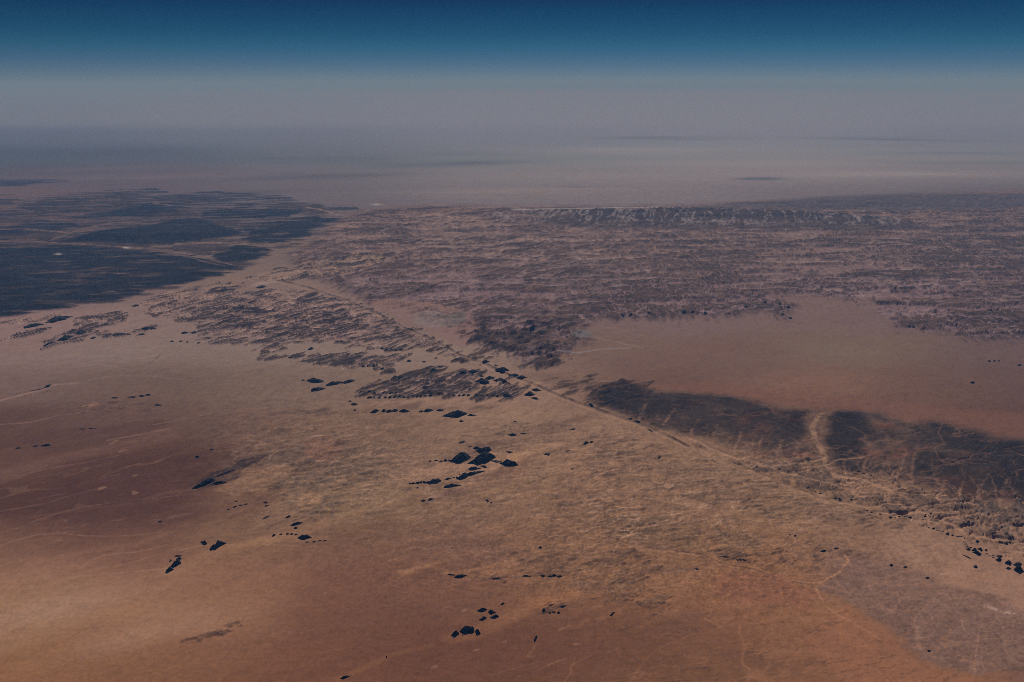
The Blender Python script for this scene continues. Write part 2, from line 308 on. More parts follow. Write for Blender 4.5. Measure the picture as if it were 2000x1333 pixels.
# ------------------------------------------------------------------ the black lava country on the far left
rock([(-400, 392), (200, 380), (420, 388), (620, 400), (690, 426), (600, 470), (470, 524), (380, 552), (200, 594), (-400, 655)], .66, (.05, .031, .022), 30, fe=16, warpk=2.5, tooth=0, ang=82, lam=900, st=4., seed=240, soft=.35, reg=2, op=.9, big=1.1)
for pts, dn, ht in [([(-400, 470), (0, 480), (55, 479), (130, 483), (250, 488), (330, 498), (400, 510), (462, 524), (430, 536), (380, 547), (300, 563), (250, 577), (190, 588), (120, 599), (60, 607), (0, 614), (-400, 655)], .93, 40),
                    ([(-100, 456), (40, 442), (75, 434), (130, 436), (152, 440), (100, 448), (40, 456), (-100, 464)], .85, 60),
                    ([(120, 427), (200, 418), (260, 406), (300, 401), (360, 403), (368, 409), (300, 418), (220, 425), (150, 433)], .8, 50),
                    ([(365, 409), (450, 404), (520, 407), (582, 412), (560, 421), (480, 426), (400, 426)], .78, 40),
                    ([(470, 466), (560, 432), (620, 425), (682, 428), (640, 441), (610, 451), (560, 473), (500, 478)], .86, 50),
                    ([(430, 502), (470, 485), (520, 479), (530, 491), (490, 506), (455, 514)], .8, 50), ([(480, 440), (560, 430), (500, 470), (470, 470)], .6, 30)]:
    rock(pts, dn, BAS, ht, fe=13, warpk=3., tooth=0, ang=80, lam=900, st=4., soft=.4, reg=2, big=.9, seed=250 + int(pts[0][0]) % 40)
sl, d = sdpoly([(112, 474), (150, 463), (190, 453), (250, 447), (300, 440), (340, 430), (380, 428), (410, 431), (430, 442), (455, 449), (476, 456), (450, 463), (400, 469), (350, 476), (290, 479), (220, 475), (170, 475)], 4, 1.2, 0)
M = sst(-4, 4, d); ALB[sl] += (np.array(BAS, F32) * np.exp(.35 * grit(1500, 5, 236, 82, 4., sl=sl))[..., None] - ALB[sl]) * (M * .95)[..., None].astype(F32); H[sl] += (sst(-4, 22, d) * 330).astype(F32); REG[sl] = np.where(M > .5, 3, REG[sl])
sl = window(-300, 400, 480, 640); sp_ = sst(.9, 1.9, grit(1400, 5, 233, 84, 4., sl=sl)) * .5 * (REG[sl] == 2); ALB[sl] += (np.array((.11, .07, .05), F32) - ALB[sl]) * sp_[..., None].astype(F32)
for pts, wd, rgb in [([(150, 478), (240, 483), (330, 490), (400, 503), (455, 520)], 2, (105, 90, 92)), ([(-50, 470), (60, 472), (150, 478)], 3, (100, 86, 92)), ([(250, 487), (330, 494), (385, 510), (440, 522)], 1.5, (95, 84, 90)),
                     ([(100, 470), (160, 447), (230, 435), (310, 430)], 3, (98, 86, 92)), ([(300, 400), (370, 405), (470, 404), (580, 410)], 1.5, (100, 92, 100)), ([(600, 405), (660, 420), (745, 437), (850, 447), (960, 453), (1200, 458), (1500, 457), (1750, 453), (2000, 462)], 4, (116, 100, 102)),
                     ([(-20, 448), (60, 450), (130, 455), (180, 450)], 3, (104, 88, 92)), ([(345, 478), (440, 475), (500, 480), (560, 476)], 6, (106, 90, 92))]:
    tint(line(pts, wd, .5), rgb, .75)
for x, y, w_ in [(115, 499, 7), (245, 485, 6), (735, 400, 9), (718, 413, 7), (925, 434, 12), (1215, 415, 20), (1290, 413, 24), (1210, 547, 16), (1265, 528, 20), (1330, 570, 10), (830, 533, 10), (1000, 547, 14), (780, 608, 18), (1070, 414, 20), (860, 402, 16)]:
    tint(blob(x, y, w_, 1.3 + w_ * .05, 0, .6), (150, 140, 140), .8)
tint(poly([(505, 552), (530, 545), (545, 548), (520, 556), (490, 560)], 3), (142, 122, 112), .7)

# ------------------------------------------------------------------ the jointed sandstone plateau across the middle distance
PLAT = [(560, 500), (640, 450), (700, 415), (840, 402), (1000, 405), (1200, 405), (1500, 395), (2100, 370), (2500, 365), (2500, 680), (2000, 662), (1913, 664), (1825, 650), (1755, 642), (1734, 624), (1700, 590), (1600, 578), (1500, 575), (1560, 600), (1540, 622), (1490, 612), (1378, 620), (1280, 625),
        (1170, 625), (1130, 640), (1160, 665), (1060, 720), (1030, 716), (990, 690), (930, 668), (880, 640), (800, 605), (720, 588), (660, 560), (600, 540)]
DENS = (.62 + .10 * grit(5200, 4, 301, 80, 2., .7)).astype(F32); DENS += (.14 * sst(1550, 1800, PX) * sst(600, 480, PY)).astype(F32)
for pts, dn, ang, cross in [
        ([(690, 405), (860, 400), (1000, 408), (1180, 412), (1200, 445), (1000, 446), (850, 440), (720, 425)], .6, 40, .1),
        ([(640, 470), (760, 440), (960, 458), (1180, 462), (1150, 500), (1000, 520), (800, 520), (640, 500)], .5, 55, .3),
        ([(1180, 462), (1420, 465), (1700, 468), (1720, 490), (1500, 505), (1350, 520), (1200, 512)], .62, 2, .55),
        ([(1700, 470), (2300, 480), (2300, 560), (2000, 570), (1900, 560), (1800, 550), (1650, 530), (1600, 505)], .62, -8, .45),
        ([(1500, 515), (1700, 520), (1750, 560), (1700, 585), (1600, 575), (1500, 560)], .45, -5, .6),
        ([(1040, 520), (1300, 520), (1440, 530), (1400, 560), (1200, 575), (1080, 570)], .52, 8, .6),
        ([(1105, 627), (1122, 596), (1154, 574), (1172, 590), (1154, 616), (1140, 628)], .93, 15, .1),
        ([(1210, 570), (1280, 560), (1380, 575), (1400, 590), (1250, 592)], .5, 5, .5),
        ([(1180, 605), (1300, 600), (1420, 598), (1500, 590), (1545, 600), (1540, 612), (1420, 614), (1280, 622), (1170, 622)], .58, 4, .35),
        ([(1480, 580), (1550, 583), (1558, 600), (1500, 600)], .5, 0, .2),
        ([(690, 576), (720, 572), (755, 584), (735, 590), (700, 588)], .9, 60, 0),
        ([(760, 560), (900, 555), (1080, 575), (1050, 600), (900, 596), (800, 590)], .45, 50, .2),
        ([(1850, 560), (2200, 570), (2200, 650), (2000, 655), (1900, 640), (1860, 610)], .7, 0, .3),
        ([(1730, 612), (1800, 606), (1830, 640), (1760, 640)], .6, 0, .3), ([(1640, 590), (1720, 600), (1730, 620), (1680, 622)], .35, 0, .3),
        ([(1760, 660), (1830, 655), (1900, 670), (1780, 680)], .3, 80, .1), ([(1900, 690), (2300, 680), (2300, 790), (1960, 780), (1930, 730)], .22, 60, .2), ([(640, 425), (760, 437), (960, 452), (1200, 458), (1500, 457), (1800, 453), (1800, 462), (1200, 470), (950, 462), (740, 446)], .3, 0, 0), ([(1190, 470), (1300, 480), (1320, 520), (1230, 510)], .42, 0, 0), ([(560, 500), (640, 480), (760, 500), (860, 540), (720, 560), (620, 545)], .42, 0, 0)]:
    sl, k = poly(pts, 12, 1.2, 0); DENS[sl] += ((dn - .52) * 1. - (DENS[sl] - .62) * .4) * k
sl, M = poly(PLAT, 18, 1.6, 2); lf = sst(1240, 1040, PX[sl] + .35 * (PY[sl] - 520) + 40 * grit(3000, 3, 303, sl=sl))
DN = np.clip(DENS[sl] + .06, .1, .97)
band = grit(1900, 5, 310, 85, 9., .75, sl=sl); t1 = grit(430, 4, 312, 5, 3., .85, sl=sl); t2 = grit(330, 4, 314, 38, 6., .85, sl=sl); bigp = grit(4200, 4, 316, 70, 2., .7, sl=sl)
nn = (.95 - .35 * lf) * band + .5 * (t1 * (1 - lf) + t2 * lf) + .55 * bigp
C = sst(-.3, .3, nn - (.5 - DN) * 3.2) * M
ALB[sl] += ((tone(np.array((108, 89, 93)), Y[sl]) - ALB[sl]) * (M * .7)[..., None]).astype(F32)
mb = np.clip(.5 + .35 * bigp + 1.3 * (DN - .68), 0, 1)[..., None]; kc = (np.array((.13, .073, .05), F32) * (1 - mb) + np.array(DRK, F32) * 1.15 * mb) * np.exp(.22 * grit(800, 6, 305, 30, 2., .9, sl=sl))[..., None]
ALB[sl] += ((kc - ALB[sl]) * (C * .92)[..., None]).astype(F32); H[sl] += (C * 100).astype(F32)
ROUGH[sl] = np.maximum(ROUGH[sl] * (1 - M), (M * (.2 + .22 * C)).astype(F32)); REG[sl] = np.where(M > .5, 1, REG[sl])
LS = (130, 108, 107)
for lam, st, ang, sd, op, gt, kk in [(2600, 5, 86, 3101, .7, .0, M), (4200, 6, 84, 3111, .7, .1, M), (1700, 6, 85, 3115, .6, .2, M * sst(480, 560, PY[sl])), (560, 3, 5, 3121, .65, .0, M * (1 - lf)), (900, 3, -3, 3131, .65, .1, M * (1 - lf)), (420, 3, 8, 3135, .6, .2, M * (1 - lf)), (520, 5, 36, 3141, .65, -.1, M * lf), (900, 6, 42, 3151, .65, .1, M * lf), (2600, 5, 10, 3161, .6, .1, M * (1 - lf))]:
    hair(sl, kk, lam, st, ang, sd, op, LS, gate=gt, dig=30)
for lam, st, ang, sd in [(3000, 5, 86, 3171), (2000, 4, 80, 3181), (700, 3, 8, 3191)]: hair(sl, M, lam, st, ang, sd, .6, col=(.05, .03, .024), gate=.1, dig=-25)
# the gullied scarp along the plateau's far rim
sl, d = sdpoly([(940, 420), (1060, 415), (1158, 412), (1300, 410), (1430, 412), (1600, 418), (1760, 430), (1830, 448), (1700, 450), (1500, 448), (1300, 447), (1150, 445), (1000, 438)], 7, .8, 2)
M = sst(-7, 7, d); g = grit(900, 5, 402, 80, 3., .85, sl=sl); top = sst(440, 418, PY[sl] - .012 * np.abs(PX[sl] - 1300))
ALB[sl] += ((np.array((.05, .03, .022), F32) * np.exp(.2 * g)[..., None] - ALB[sl]) * (M * (.65 + .33 * top) * sst(960, 1160, PX[sl]))[..., None]).astype(F32)
H[sl] += (M * top * (240 + 25 * g)).astype(F32); REG[sl] = np.where((M > .5) & (PX[sl] > 1050), 5, REG[sl])
for lam, sd, op in [(1300, 4011, .6), (760, 4021, .55), (2400, 4031, .5)]: hair(sl, M * sst(446, 436, PY[sl]), lam, 14, 12, sd, op * 1.2, (126, 114, 119), gate=-.2, wd=1.05, dig=40)
tint(poly([(1320, 404), (1450, 397), (1560, 388), (1720, 380), (2100, 378), (2100, 402), (1850, 412), (1600, 411), (1450, 408)], 9, 1.5), (74, 75, 92), .8)
tint(line([(1000, 412), (1130, 409), (1230, 407), (1330, 408)], 2, .5), (142, 132, 136), .7)
# pink bowl with its pale clay pans, and the dark slopes round it
tint(poly([(725, 592), (760, 584), (830, 592), (880, 604), (918, 618), (930, 640), (920, 668), (905, 680), (860, 655), (800, 630), (745, 606)], 6), (122, 97, 90), .8)
tint(poly([(806, 630), (815, 614), (850, 610), (872, 622), (905, 628), (890, 638), (850, 640), (825, 640)], 6, 1.6), (122, 113, 106), .5)
tint(poly([(860, 622), (905, 612), (912, 630), (885, 637)], 4), (92, 86, 84), .7)
tint(poly([(1120, 655), (1140, 645), (1162, 650), (1158, 660), (1130, 664)], 4), (98, 96, 96), .7)
tint(line([(1090, 690), (1130, 690), (1180, 682), (1230, 680)], 3), (128, 120, 116), .5)
tint(line([(1160, 660), (1200, 668), (1255, 680)], 2), (128, 114, 98), .5)
for pts, dn in [([(924, 632), (950, 627), (985, 640), (1010, 655), (1040, 650), (1045, 668), (1005, 690), (960, 697), (935, 690), (955, 672), (926, 652)], .86),
                ([(1032, 718), (1036, 702), (1052, 684), (1080, 672), (1100, 674), (1078, 690), (1098, 700), (1080, 712), (1050, 719)], .92),
                ([(1060, 716), (1100, 702), (1160, 694), (1180, 690), (1120, 708), (1080, 718)], .5), ([(1000, 640), (1080, 620), (1120, 640), (1080, 668), (1030, 660)], .5)]:
    rock(pts, dn - .06, DRK, 50, fe=9, warpk=2., ang=34, lam=380, st=4., seed=350, op=.8, reg=1)

# ------------------------------------------------------------------ wind-fluted sandstone benches on the near side of the fault
B = dict(col=(.066, .041, .03), fe=4, ang=WIND, lam=330, st=6., reg=1)
for pts, dn, ht in [
        ([(292, 600), (325, 588), (352, 581), (420, 574), (485, 570), (560, 566), (640, 574), (700, 592), (750, 616), (810, 648), (860, 668), (905, 692), (950, 708), (920, 704), (864, 688), (826, 681), (791, 687), (742, 684), (696, 674), (640, 668), (616, 671), (570, 668), (560, 684), (510, 697), (505, 676), (470, 672), (438, 671), (400, 662), (382, 630), (350, 630), (330, 618), (305, 618)], .62, 60),
        ([(440, 600), (520, 580), (620, 590), (680, 610), (720, 640), (640, 660), (540, 660), (460, 640)], .72, 50),
        ([(560, 700), (600, 692), (640, 693), (700, 694), (736, 698), (734, 716), (700, 718), (680, 722), (640, 715), (590, 707)], .8, 60), ([(741, 698), (765, 694), (792, 697), (796, 706), (770, 712), (745, 711)], .75, 60),
        ([(733, 716), (750, 716), (770, 727), (745, 729)], .8, 60), ([(510, 698), (540, 694), (570, 697), (560, 703), (520, 703)], .8, 50),
        ([(700, 763), (724, 749), (760, 744), (790, 752), (830, 745), (870, 740), (880, 755), (860, 770), (830, 776), (780, 773), (720, 773)], .78, 60),
        ([(764, 742), (790, 731), (836, 717), (880, 717), (882, 724), (850, 735), (820, 745), (780, 745)], .9, 70),
        ([(830, 745), (900, 725), (938, 722), (940, 736), (955, 746), (920, 765), (880, 772), (840, 768)], .88, 70),
        ([(925, 775), (935, 760), (960, 752), (975, 742), (1000, 748), (1025, 762), (1010, 776), (970, 778)], .93, 70),
        ([(86, 668), (105, 662), (137, 648), (168, 645), (190, 646), (180, 655), (150, 660), (165, 664), (120, 672), (92, 680)], .88, 80), ([(150, 622), (196, 613), (240, 611), (264, 616), (240, 629), (196, 641), (165, 647), (140, 650), (160, 636)], .75, 70),
        ([(200, 650), (240, 647), (262, 650), (240, 657), (215, 659)], .85, 60), ([(268, 646), (285, 640), (310, 638), (300, 645), (270, 653)], .85, 60),
        ([(0, 668), (20, 655), (40, 648), (95, 640), (90, 650), (40, 660), (-80, 680), (-80, 660)], .75, 60), ([(300, 600), (330, 594), (332, 616), (310, 620), (292, 612)], .85, 60),
        ([(400, 574), (440, 555), (486, 551), (472, 563), (430, 572)], .8, 60), ([(0, 627), (60, 618), (130, 610), (110, 622), (40, 634), (-60, 640), (-60, 630)], .4, 40),
        ([(470, 545), (560, 520), (700, 500), (760, 505), (700, 530), (600, 545), (520, 550)], .4, 40), ([(260, 590), (330, 570), (430, 550), (440, 560), (360, 580), (290, 600)], .35, 40)]:
    sl, M = poly(pts, 4, 1., 1); g = grit(240, 4, 220 + int(pts[0][0]) % 40, WIND, 6., .85, sl=sl); gb = grit(1600, 4, 228, 60, 2., .8, sl=sl)
    C = sst(-.28, .28, .8 * g + .5 * gb - (.42 - dn) * 2.6 + (M - 1) * 1.5) * sst(0, .2, M); kc = np.array((.046, .03, .025), F32) * np.exp(.28 * grit(600, 6, 229, WIND, 3., .9, sl=sl))[..., None]
    ALB[sl] += ((kc - ALB[sl]) * (C * .93)[..., None]).astype(F32); H[sl] += (ht * C * (.7 + .25 * np.clip(g, -1, 1.5))).astype(F32); ROUGH[sl] = np.maximum(ROUGH[sl], .75 * M * C); REG[sl] = np.where(M > .5, 1, REG[sl])
    hair(sl, M, 300, 6, WIND, 2201, .7, (142, 116, 104), gate=-.1, dig=20); hair(sl, M, 560, 6, WIND + 3, 2205, .7, (142, 116, 104), gate=.0, dig=20); hair(sl, M, 1800, 4, 78, 2211, .65, (142, 116, 104), gate=.1, dig=20)
for pts, dn in [([(1000, 735), (1060, 738), (1150, 742), (1220, 752), (1180, 768), (1120, 768), (1060, 752)], .55), ([(1150, 788), (1160, 770), (1180, 758), (1228, 751), (1270, 764), (1250, 780), (1200, 792)], .85)]:
    rock(pts, dn, DRK, 40, fe=14, tooth=1, ang=55, lam=420, st=4., seed=260, op=.75, soft=.4)
# the straight fault valley, dark scarp on one side and a ribbon of sand on the other
FA = [(540, 545), (600, 560), (640, 574), (690, 590), (735, 612), (800, 645), (850, 665), (900, 693), (945, 708), (990, 728), (1040, 748), (1085, 768), (1130, 786), (1180, 804), (1240, 824), (1300, 847), (1345, 872)]
FB = FA[-1:] + [(1400, 893), (1440, 912), (1480, 926), (1540, 950), (1600, 975), (1650, 995), (1720, 1018)]
sl, k = line([(x, y + 4) for x, y in FA], 5, .25, 2); tint((sl, k * np.clip(.5 + .6 * grit(1200, 5, 413, sl=sl), 0, 1.1)), (134, 108, 92), .5); H[sl] -= k * 20
sl, k = line(FA, 1.6, .35); paint((sl, k * sst(-.8, .7, grit(1500, 4, 411, sl=sl))), DRK, .8); sl, k = line([(x, y - 2) for x, y in FA], 3, .35, 2); H[sl] += k * 14
sl, k = line([(x, y + 3) for x, y in FB], 6, 1., 4); tint((sl, k * np.clip(.5 + .6 * grit(900, 5, 414, sl=sl), 0, 1.1)), (140, 110, 88), .6); sl, k = line([(x, y - 4) for x, y in FB], 3, .8); paint((sl, k * sst(-.6, .9, grit(700, 5, 415, sl=sl))), DRK, .6)

# ------------------------------------------------------------------ smooth red plain and the dark hills below it, on the right
tint(poly([(1240, 755), (1400, 745), (1600, 770), (1800, 790), (2100, 820), (2100, 870), (1900, 835), (1600, 805), (1400, 775)], 16), (108, 78, 69), .7)
tint(blob(1640, 685, 120, 26, -8), (114, 98, 84), .5); tint(blob(1380, 690, 120, 22, 8), (108, 83, 76), .5); tint(blob(1850, 740, 120, 30), (98, 78, 72), .5); tint(blob(1580, 745, 130, 22), (122, 92, 78), .5)
sl = window(1150, 640, 2100, 830); k = sst(.5, .75, fb(220, 3, 431, 82, 7., sl=sl)) * np.exp(-((PX[sl] - 1500) / 330) ** 2 - ((PY[sl] - 730) / 55) ** 2); tint((sl, k.astype(F32)), (136, 108, 94), .45)
HILL = [(1150, 788), (1176, 760), (1228, 752), (1262, 763), (1300, 768), (1400, 770), (1480, 783), (1530, 800), (1582, 802), (1605, 808), (1633, 804), (1717, 808), (1773, 828), (1825, 820), (1895, 836), (1948, 850), (2010, 858), (2400, 870), (2400, 1000), (2000, 985), (1948, 975), (1850, 985), (1830, 960), (1780, 948), (1720, 925), (1650, 918), (1620, 905), (1545, 893), (1475, 882), (1405, 862), (1340, 850), (1281, 838), (1240, 822), (1186, 803)]
sl, M = poly(HILL, 18, 1.8, 0); g = grit(1400, 7, 501, 40, 2., .85, sl=sl); g2 = grit(5000, 4, 502, 20, 2., .7, sl=sl)
dk = np.clip(.5 + .28 * g2 + .16 * g, 0, 1)
for pts, dn in [([(1160, 785), (1180, 760), (1228, 753), (1262, 765), (1240, 775), (1190, 790)], .5), ([(1215, 812), (1250, 780), (1300, 770), (1345, 772), (1330, 800), (1290, 820), (1250, 822)], .4),
                ([(1285, 834), (1300, 800), (1345, 772), (1400, 771), (1480, 785), (1530, 801), (1585, 801), (1570, 830), (1560, 865), (1545, 890), (1475, 870), (1400, 845), (1340, 836)], .45),
                ([(1632, 806), (1680, 808), (1692, 830), (1690, 860), (1672, 885), (1655, 912), (1640, 905), (1618, 866), (1622, 835)], 1.), ([(1775, 830), (1826, 820), (1895, 836), (1950, 850), (2300, 865), (2300, 905), (1950, 890), (1880, 880), (1820, 870), (1780, 858)], .6),
                ([(1800, 885), (1900, 890), (2300, 910), (2300, 965), (1948, 955), (1850, 965), (1832, 935), (1782, 940), (1790, 905)], .4), ([(1405, 862), (1475, 880), (1545, 893), (1620, 905), (1600, 880), (1480, 850), (1400, 840)], -.4), ([(1700, 860), (1760, 850), (1800, 880), (1775, 940), (1720, 925), (1690, 890)], -.3)]:
    s2, k = poly(pts, 16, 1.5, 0); f_ = np.zeros(SHP, F32); f_[s2] = k * dn * .75; dk = np.clip(dk + f_[sl], -.2, 1.25)
lw = sst(800, 900, PY[sl] - .10 * (PX[sl] - 1300)); dk = dk + .10 - .45 * lw * (PX[sl] < 1640) - .2 * lw; lo, hi = np.array((.175, .102, .066), F32), np.array((.033, .021, .016), F32)
kc = np.exp(np.log(lo) + (np.log(hi) - np.log(lo)) * np.clip(dk, 0, 1.1)[..., None]) * np.exp(.10 * g)[..., None]
rd = sst(.3, 1.6, grit(2600, 4, 503, 60, 2., sl=sl)); kc = kc * (1 + rd[..., None] * np.array((.5, .12, 0), F32))
ALB[sl] += ((kc - ALB[sl]) * M[..., None]).astype(F32); REG[sl] = np.where(M > .5, 4, REG[sl]); pass
hn = fb(2200, 7, 541, 15, 1.6, .55, ridge=True, sl=sl); H[sl] += (M * M * M * np.clip(hn, -1, .6) * 70).astype(F32); ROUGH[sl] = np.maximum(ROUGH[sl] * (1 - M), .38 * M)
for lam, st, ang, sd, op, gt in [(900, 2.5, 60, 5511, .5, .3), (500, 4, 75, 5521, .35, .3), (1500, 2.5, 20, 5531, .5, .3), (600, 4, -30, 5541, .4, .4)]:
    hair(sl, M, lam * 1.3, st, ang, sd, op * .8, (112, 85, 74), gate=gt, dig=25)
lowm = M * sst(770, 880, PY[sl] - .16 * (PX[sl] - 1150)); hair(sl, lowm, 460, 4, 6, 5551, .85, (134, 103, 85), gate=-.3, dig=35); hair(sl, lowm, 900, 4, 12, 5561, .85, (134, 103, 85), gate=-.1, dig=40); hair(sl, lowm, 1500, 3, 75, 5565, .6, (134, 103, 85), gate=0, dig=30)
hair(sl, M, 700, 3, 70, 5571, .5, col=(.022, .015, .013), gate=.2)
for pts in [[(1345, 868), (1352, 840), (1368, 815)], [(1385, 880), (1392, 852), (1402, 832)], [(1430, 890), (1440, 862), (1447, 843)], [(1475, 898), (1481, 870), (1493, 850)], [(1510, 905), (1516, 880), (1531, 858)], [(1540, 912), (1546, 890), (1562, 868)], [(1655, 930), (1651, 902), (1661, 878)], [(1690, 935), (1691, 905), (1702, 878)],
            [(1720, 940), (1726, 914), (1737, 888)], [(1745, 955), (1755, 925), (1766, 895), (1768, 868)], [(1785, 960), (1780, 925), (1786, 890), (1792, 852)], [(1830, 990), (1836, 960), (1844, 932)], [(1870, 990), (1873, 962), (1882, 938)], [(1905, 985), (1911, 958), (1927, 926)], [(1950, 988), (1956, 955), (1975, 925)], [(1290, 842), (1302, 820), (1318, 800)], [(1245, 822), (1256, 805), (1262, 790)]]:
    sl, k = line(pts, 2.5, .8, 3); tint((sl, k * np.clip(.6 + .4 * grit(400, 4, 795, sl=sl), 0, 1.2) * sst(min(p[1] for p in pts) - 4, max(p[1] for p in pts) - 8, PY[sl] + 12)), (126, 97, 82), .6); H[sl] -= k * 15
# sandy valleys that drain the hills
tint(poly([(1580, 800), (1600, 812), (1630, 806), (1622, 835), (1615, 866), (1635, 905), (1655, 918), (1640, 930), (1612, 912), (1590, 880), (1565, 870), (1575, 830)], 12, 2.), (112, 87, 73), .6)
FOOT = [(1345, 868), (1475, 884), (1600, 905), (1720, 930), (1830, 965), (1950, 980), (2300, 1000), (2300, 1120), (2000, 1095), (1940, 1065), (1860, 1040), (1800, 1015), (1700, 990), (1600, 960), (1480, 915)]
sl, M = poly(FOOT, 10, 1., 2); g = .8 * grit(420, 5, 580, 80, 3., .85, sl=sl) + .5 * grit(300, 4, 582, 8, 3., .85, sl=sl); g = .55 * g + 1.1 * grit(1500, 3, 586, 74, 2.6, .7, sl=sl); C = sst(-.3, .3, g - .0) * M
ALB[sl] += ((np.array((.125, .077, .054), F32) * np.exp(.25 * grit(600, 5, 584, 50, 2., .9, sl=sl))[..., None] - ALB[sl]) * (C * .8)[..., None]).astype(F32); H[sl] += (C * 35).astype(F32); ROUGH[sl] = np.maximum(ROUGH[sl], .6 * M)
for lam, st, ang, sd in [(500, 3, 10, 5811), (800, 5, 76, 5821), (1300, 3, 60, 5831)]: hair(sl, M, lam, st, ang, sd, .7, (146, 114, 92), gate=0, dig=25)
rock([(1860, 985), (2300, 985), (2300, 1060), (2000, 1050), (1900, 1030)], .6, (.12, .085, .065), 45, fe=12, tooth=2, ang=15, lam=360, seed=590, soft=.4, op=.6)
SAND = (148, 116, 93)
for pts, wd in [([(1602, 812), (1586, 835), (1590, 855), (1605, 880), (1615, 905), (1635, 925), (1680, 935), (1720, 947), (1745, 960), (1770, 975), (1790, 995), (1830, 1010), (1870, 1030), (1910, 1045), (1960, 1055), (2060, 1064)], 5), ([(1620, 915), (1635, 926), (1680, 936), (1722, 948)], 6),
                ([(1605, 897), (1560, 905), (1500, 912), (1450, 905)], 2.5), ([(1745, 962), (1700, 962), (1640, 950), (1560, 930), (1480, 905), (1400, 880), (1345, 855)], 2.5), ([(1790, 992), (1850, 982), (1900, 985)], 3), ([(1785, 993), (1730, 985), (1690, 990), (1640, 978)], 3),
                ([(1830, 1012), (1880, 1004), (1950, 1010)], 2.5), ([(1620, 905), (1650, 897), (1690, 893)], 1.5), 
                ([(1790, 995), (1760, 1005), (1720, 1000), (1680, 1005)], 3), ([(1870, 1030), (1930, 1022), (2010, 1030)], 2), ]:
    sl, k = line(pts, wd * 1.5, 1.1, 3); k = k * np.clip(.75 + .3 * grit(900, 4, 796, sl=sl), 0, 1); tint((sl, k), SAND, .7); H[sl] -= k * 25; ROUGH[sl] = ROUGH[sl] * (1 - .8 * k)
sl, k = poly([(1740, 1016), (1800, 1010), (1850, 1043), (1880, 1062), (1900, 1098), (1950, 1112), (2000, 1126), (2400, 1210), (2400, 1330), (2000, 1214), (1930, 1166), (1850, 1140), (1800, 1112), (1745, 1078), (1722, 1048), (1735, 1030)], 12)
tint((sl, k), (134, 106, 86), .75); tint(blob(1870, 1160, 90, 10, -20), (120, 92, 74), .5)

# ------------------------------------------------------------------ stony tableland in the centre foreground
T = dict(ht=14, fe=14, tooth=0, soft=.25, rough=.6, big=.4, gain=.9)
for pts, dn, col, ang, op in [
        ([(880, 840), (1050, 820), (1250, 850), (1330, 890), (1250, 910), (1050, 880), (920, 880)], .42, (.19, .115, .075), 70, .6),
        ([(1150, 880), (1400, 900), (1600, 980), (1700, 1020), (1500, 1010), (1300, 960), (1150, 930)], .5, (.18, .11, .075), 75, .65),
        ([(1050, 985), (1130, 968), (1240, 985), (1220, 1040), (1140, 1060), (1090, 1080), (1060, 1040)], .5, (.18, .098, .057), 65, .6),
        ([(1160, 1030), (1220, 1000), (1330, 1015), (1480, 1050), (1500, 1100), (1360, 1080), (1230, 1062), (1175, 1048)], .55, (.19, .12, .072), 76, .65),
        ([(1000, 1070), (1100, 1070), (1250, 1080), (1300, 1110), (1250, 1150), (1130, 1130), (1020, 1120)], .55, (.15, .085, .052), 60, .65),
        ([(1400, 1080), (1450, 1078), (1470, 1095), (1420, 1098)], .85, (.10, .055, .035), 60, .8), ([(1500, 1060), (1640, 1050), (1700, 1080), (1620, 1110), (1500, 1105)], .42, (.14, .078, .05), 60, .75),
        ([(1590, 990), (1650, 985), (1760, 1025), (1740, 1035), (1620, 1020), (1560, 1000)], .5, (.15, .09, .065), 70, .6), ([(930, 1120), (985, 1122), (980, 1136), (940, 1134)], .8, (.12, .06, .04), 40, .8),
        ([(1150, 1130), (1260, 1140), (1330, 1180), (1300, 1190), (1150, 1170), (1100, 1150)], .45, (.19, .12, .078), 50, .5), ([(1050, 1195), (1075, 1178), (1110, 1176), (1115, 1186), (1090, 1199), (1062, 1200)], .5, (.11, .065, .04), 45, .8),
        ([(470, 900), (560, 850), (700, 845), (760, 900), (745, 960), (690, 1000), (640, 1010), (560, 965), (500, 940)], .5, (.16, .11, .078), 62, .62),
        ([(530, 935), (600, 925), (670, 940), (665, 985), (640, 1008), (600, 1012), (575, 990), (560, 960)], .72, (.115, .085, .063), 60, .7), ([(460, 955), (500, 950), (520, 958), (490, 963)], .7, (.12, .09, .07), 60, .7),
        ([(130, 800), (200, 780), (300, 785), (320, 800), (250, 815), (160, 818)], .4, (.15, .082, .055), 55, .7), ([(0, 775), (60, 758), (120, 745), (150, 748), (100, 762), (30, 780)], .35, (.11, .07, .05), 55, .7),
        ([(530, 805), (600, 795), (660, 798), (640, 812), (560, 815)], .6, (.13, .075, .055), 60, .6), ([(350, 1258), (420, 1225), (480, 1205), (470, 1220), (400, 1250), (360, 1263)], .5, (.14, .08, .05), 48, .7),
        ([(480, 985), (560, 960), (620, 1000), (600, 1030), (540, 1040), (500, 1010)], .16, (.07, .045, .034), 50, .9), ([(470, 940), (560, 905), (600, 915), (520, 955)], .15, (.08, .05, .035), 50, .85)]:
    rock(pts, dn, col, ang=ang, lam=420, st=3., seed=600 + int(pts[0][0] + pts[0][1]) % 70, op=op * .72, **T)
tint(poly([(584, 968), (610, 960), (630, 970), (626, 988), (602, 994), (582, 986)], 3, .6), (134, 104, 80), .9)
tint(poly([(594, 856), (640, 850), (668, 864), (666, 890), (640, 900), (600, 896)], 5, .6), (112, 84, 72), .8); tint(line([(605, 853), (635, 852)], 2), (146, 124, 108), .7)
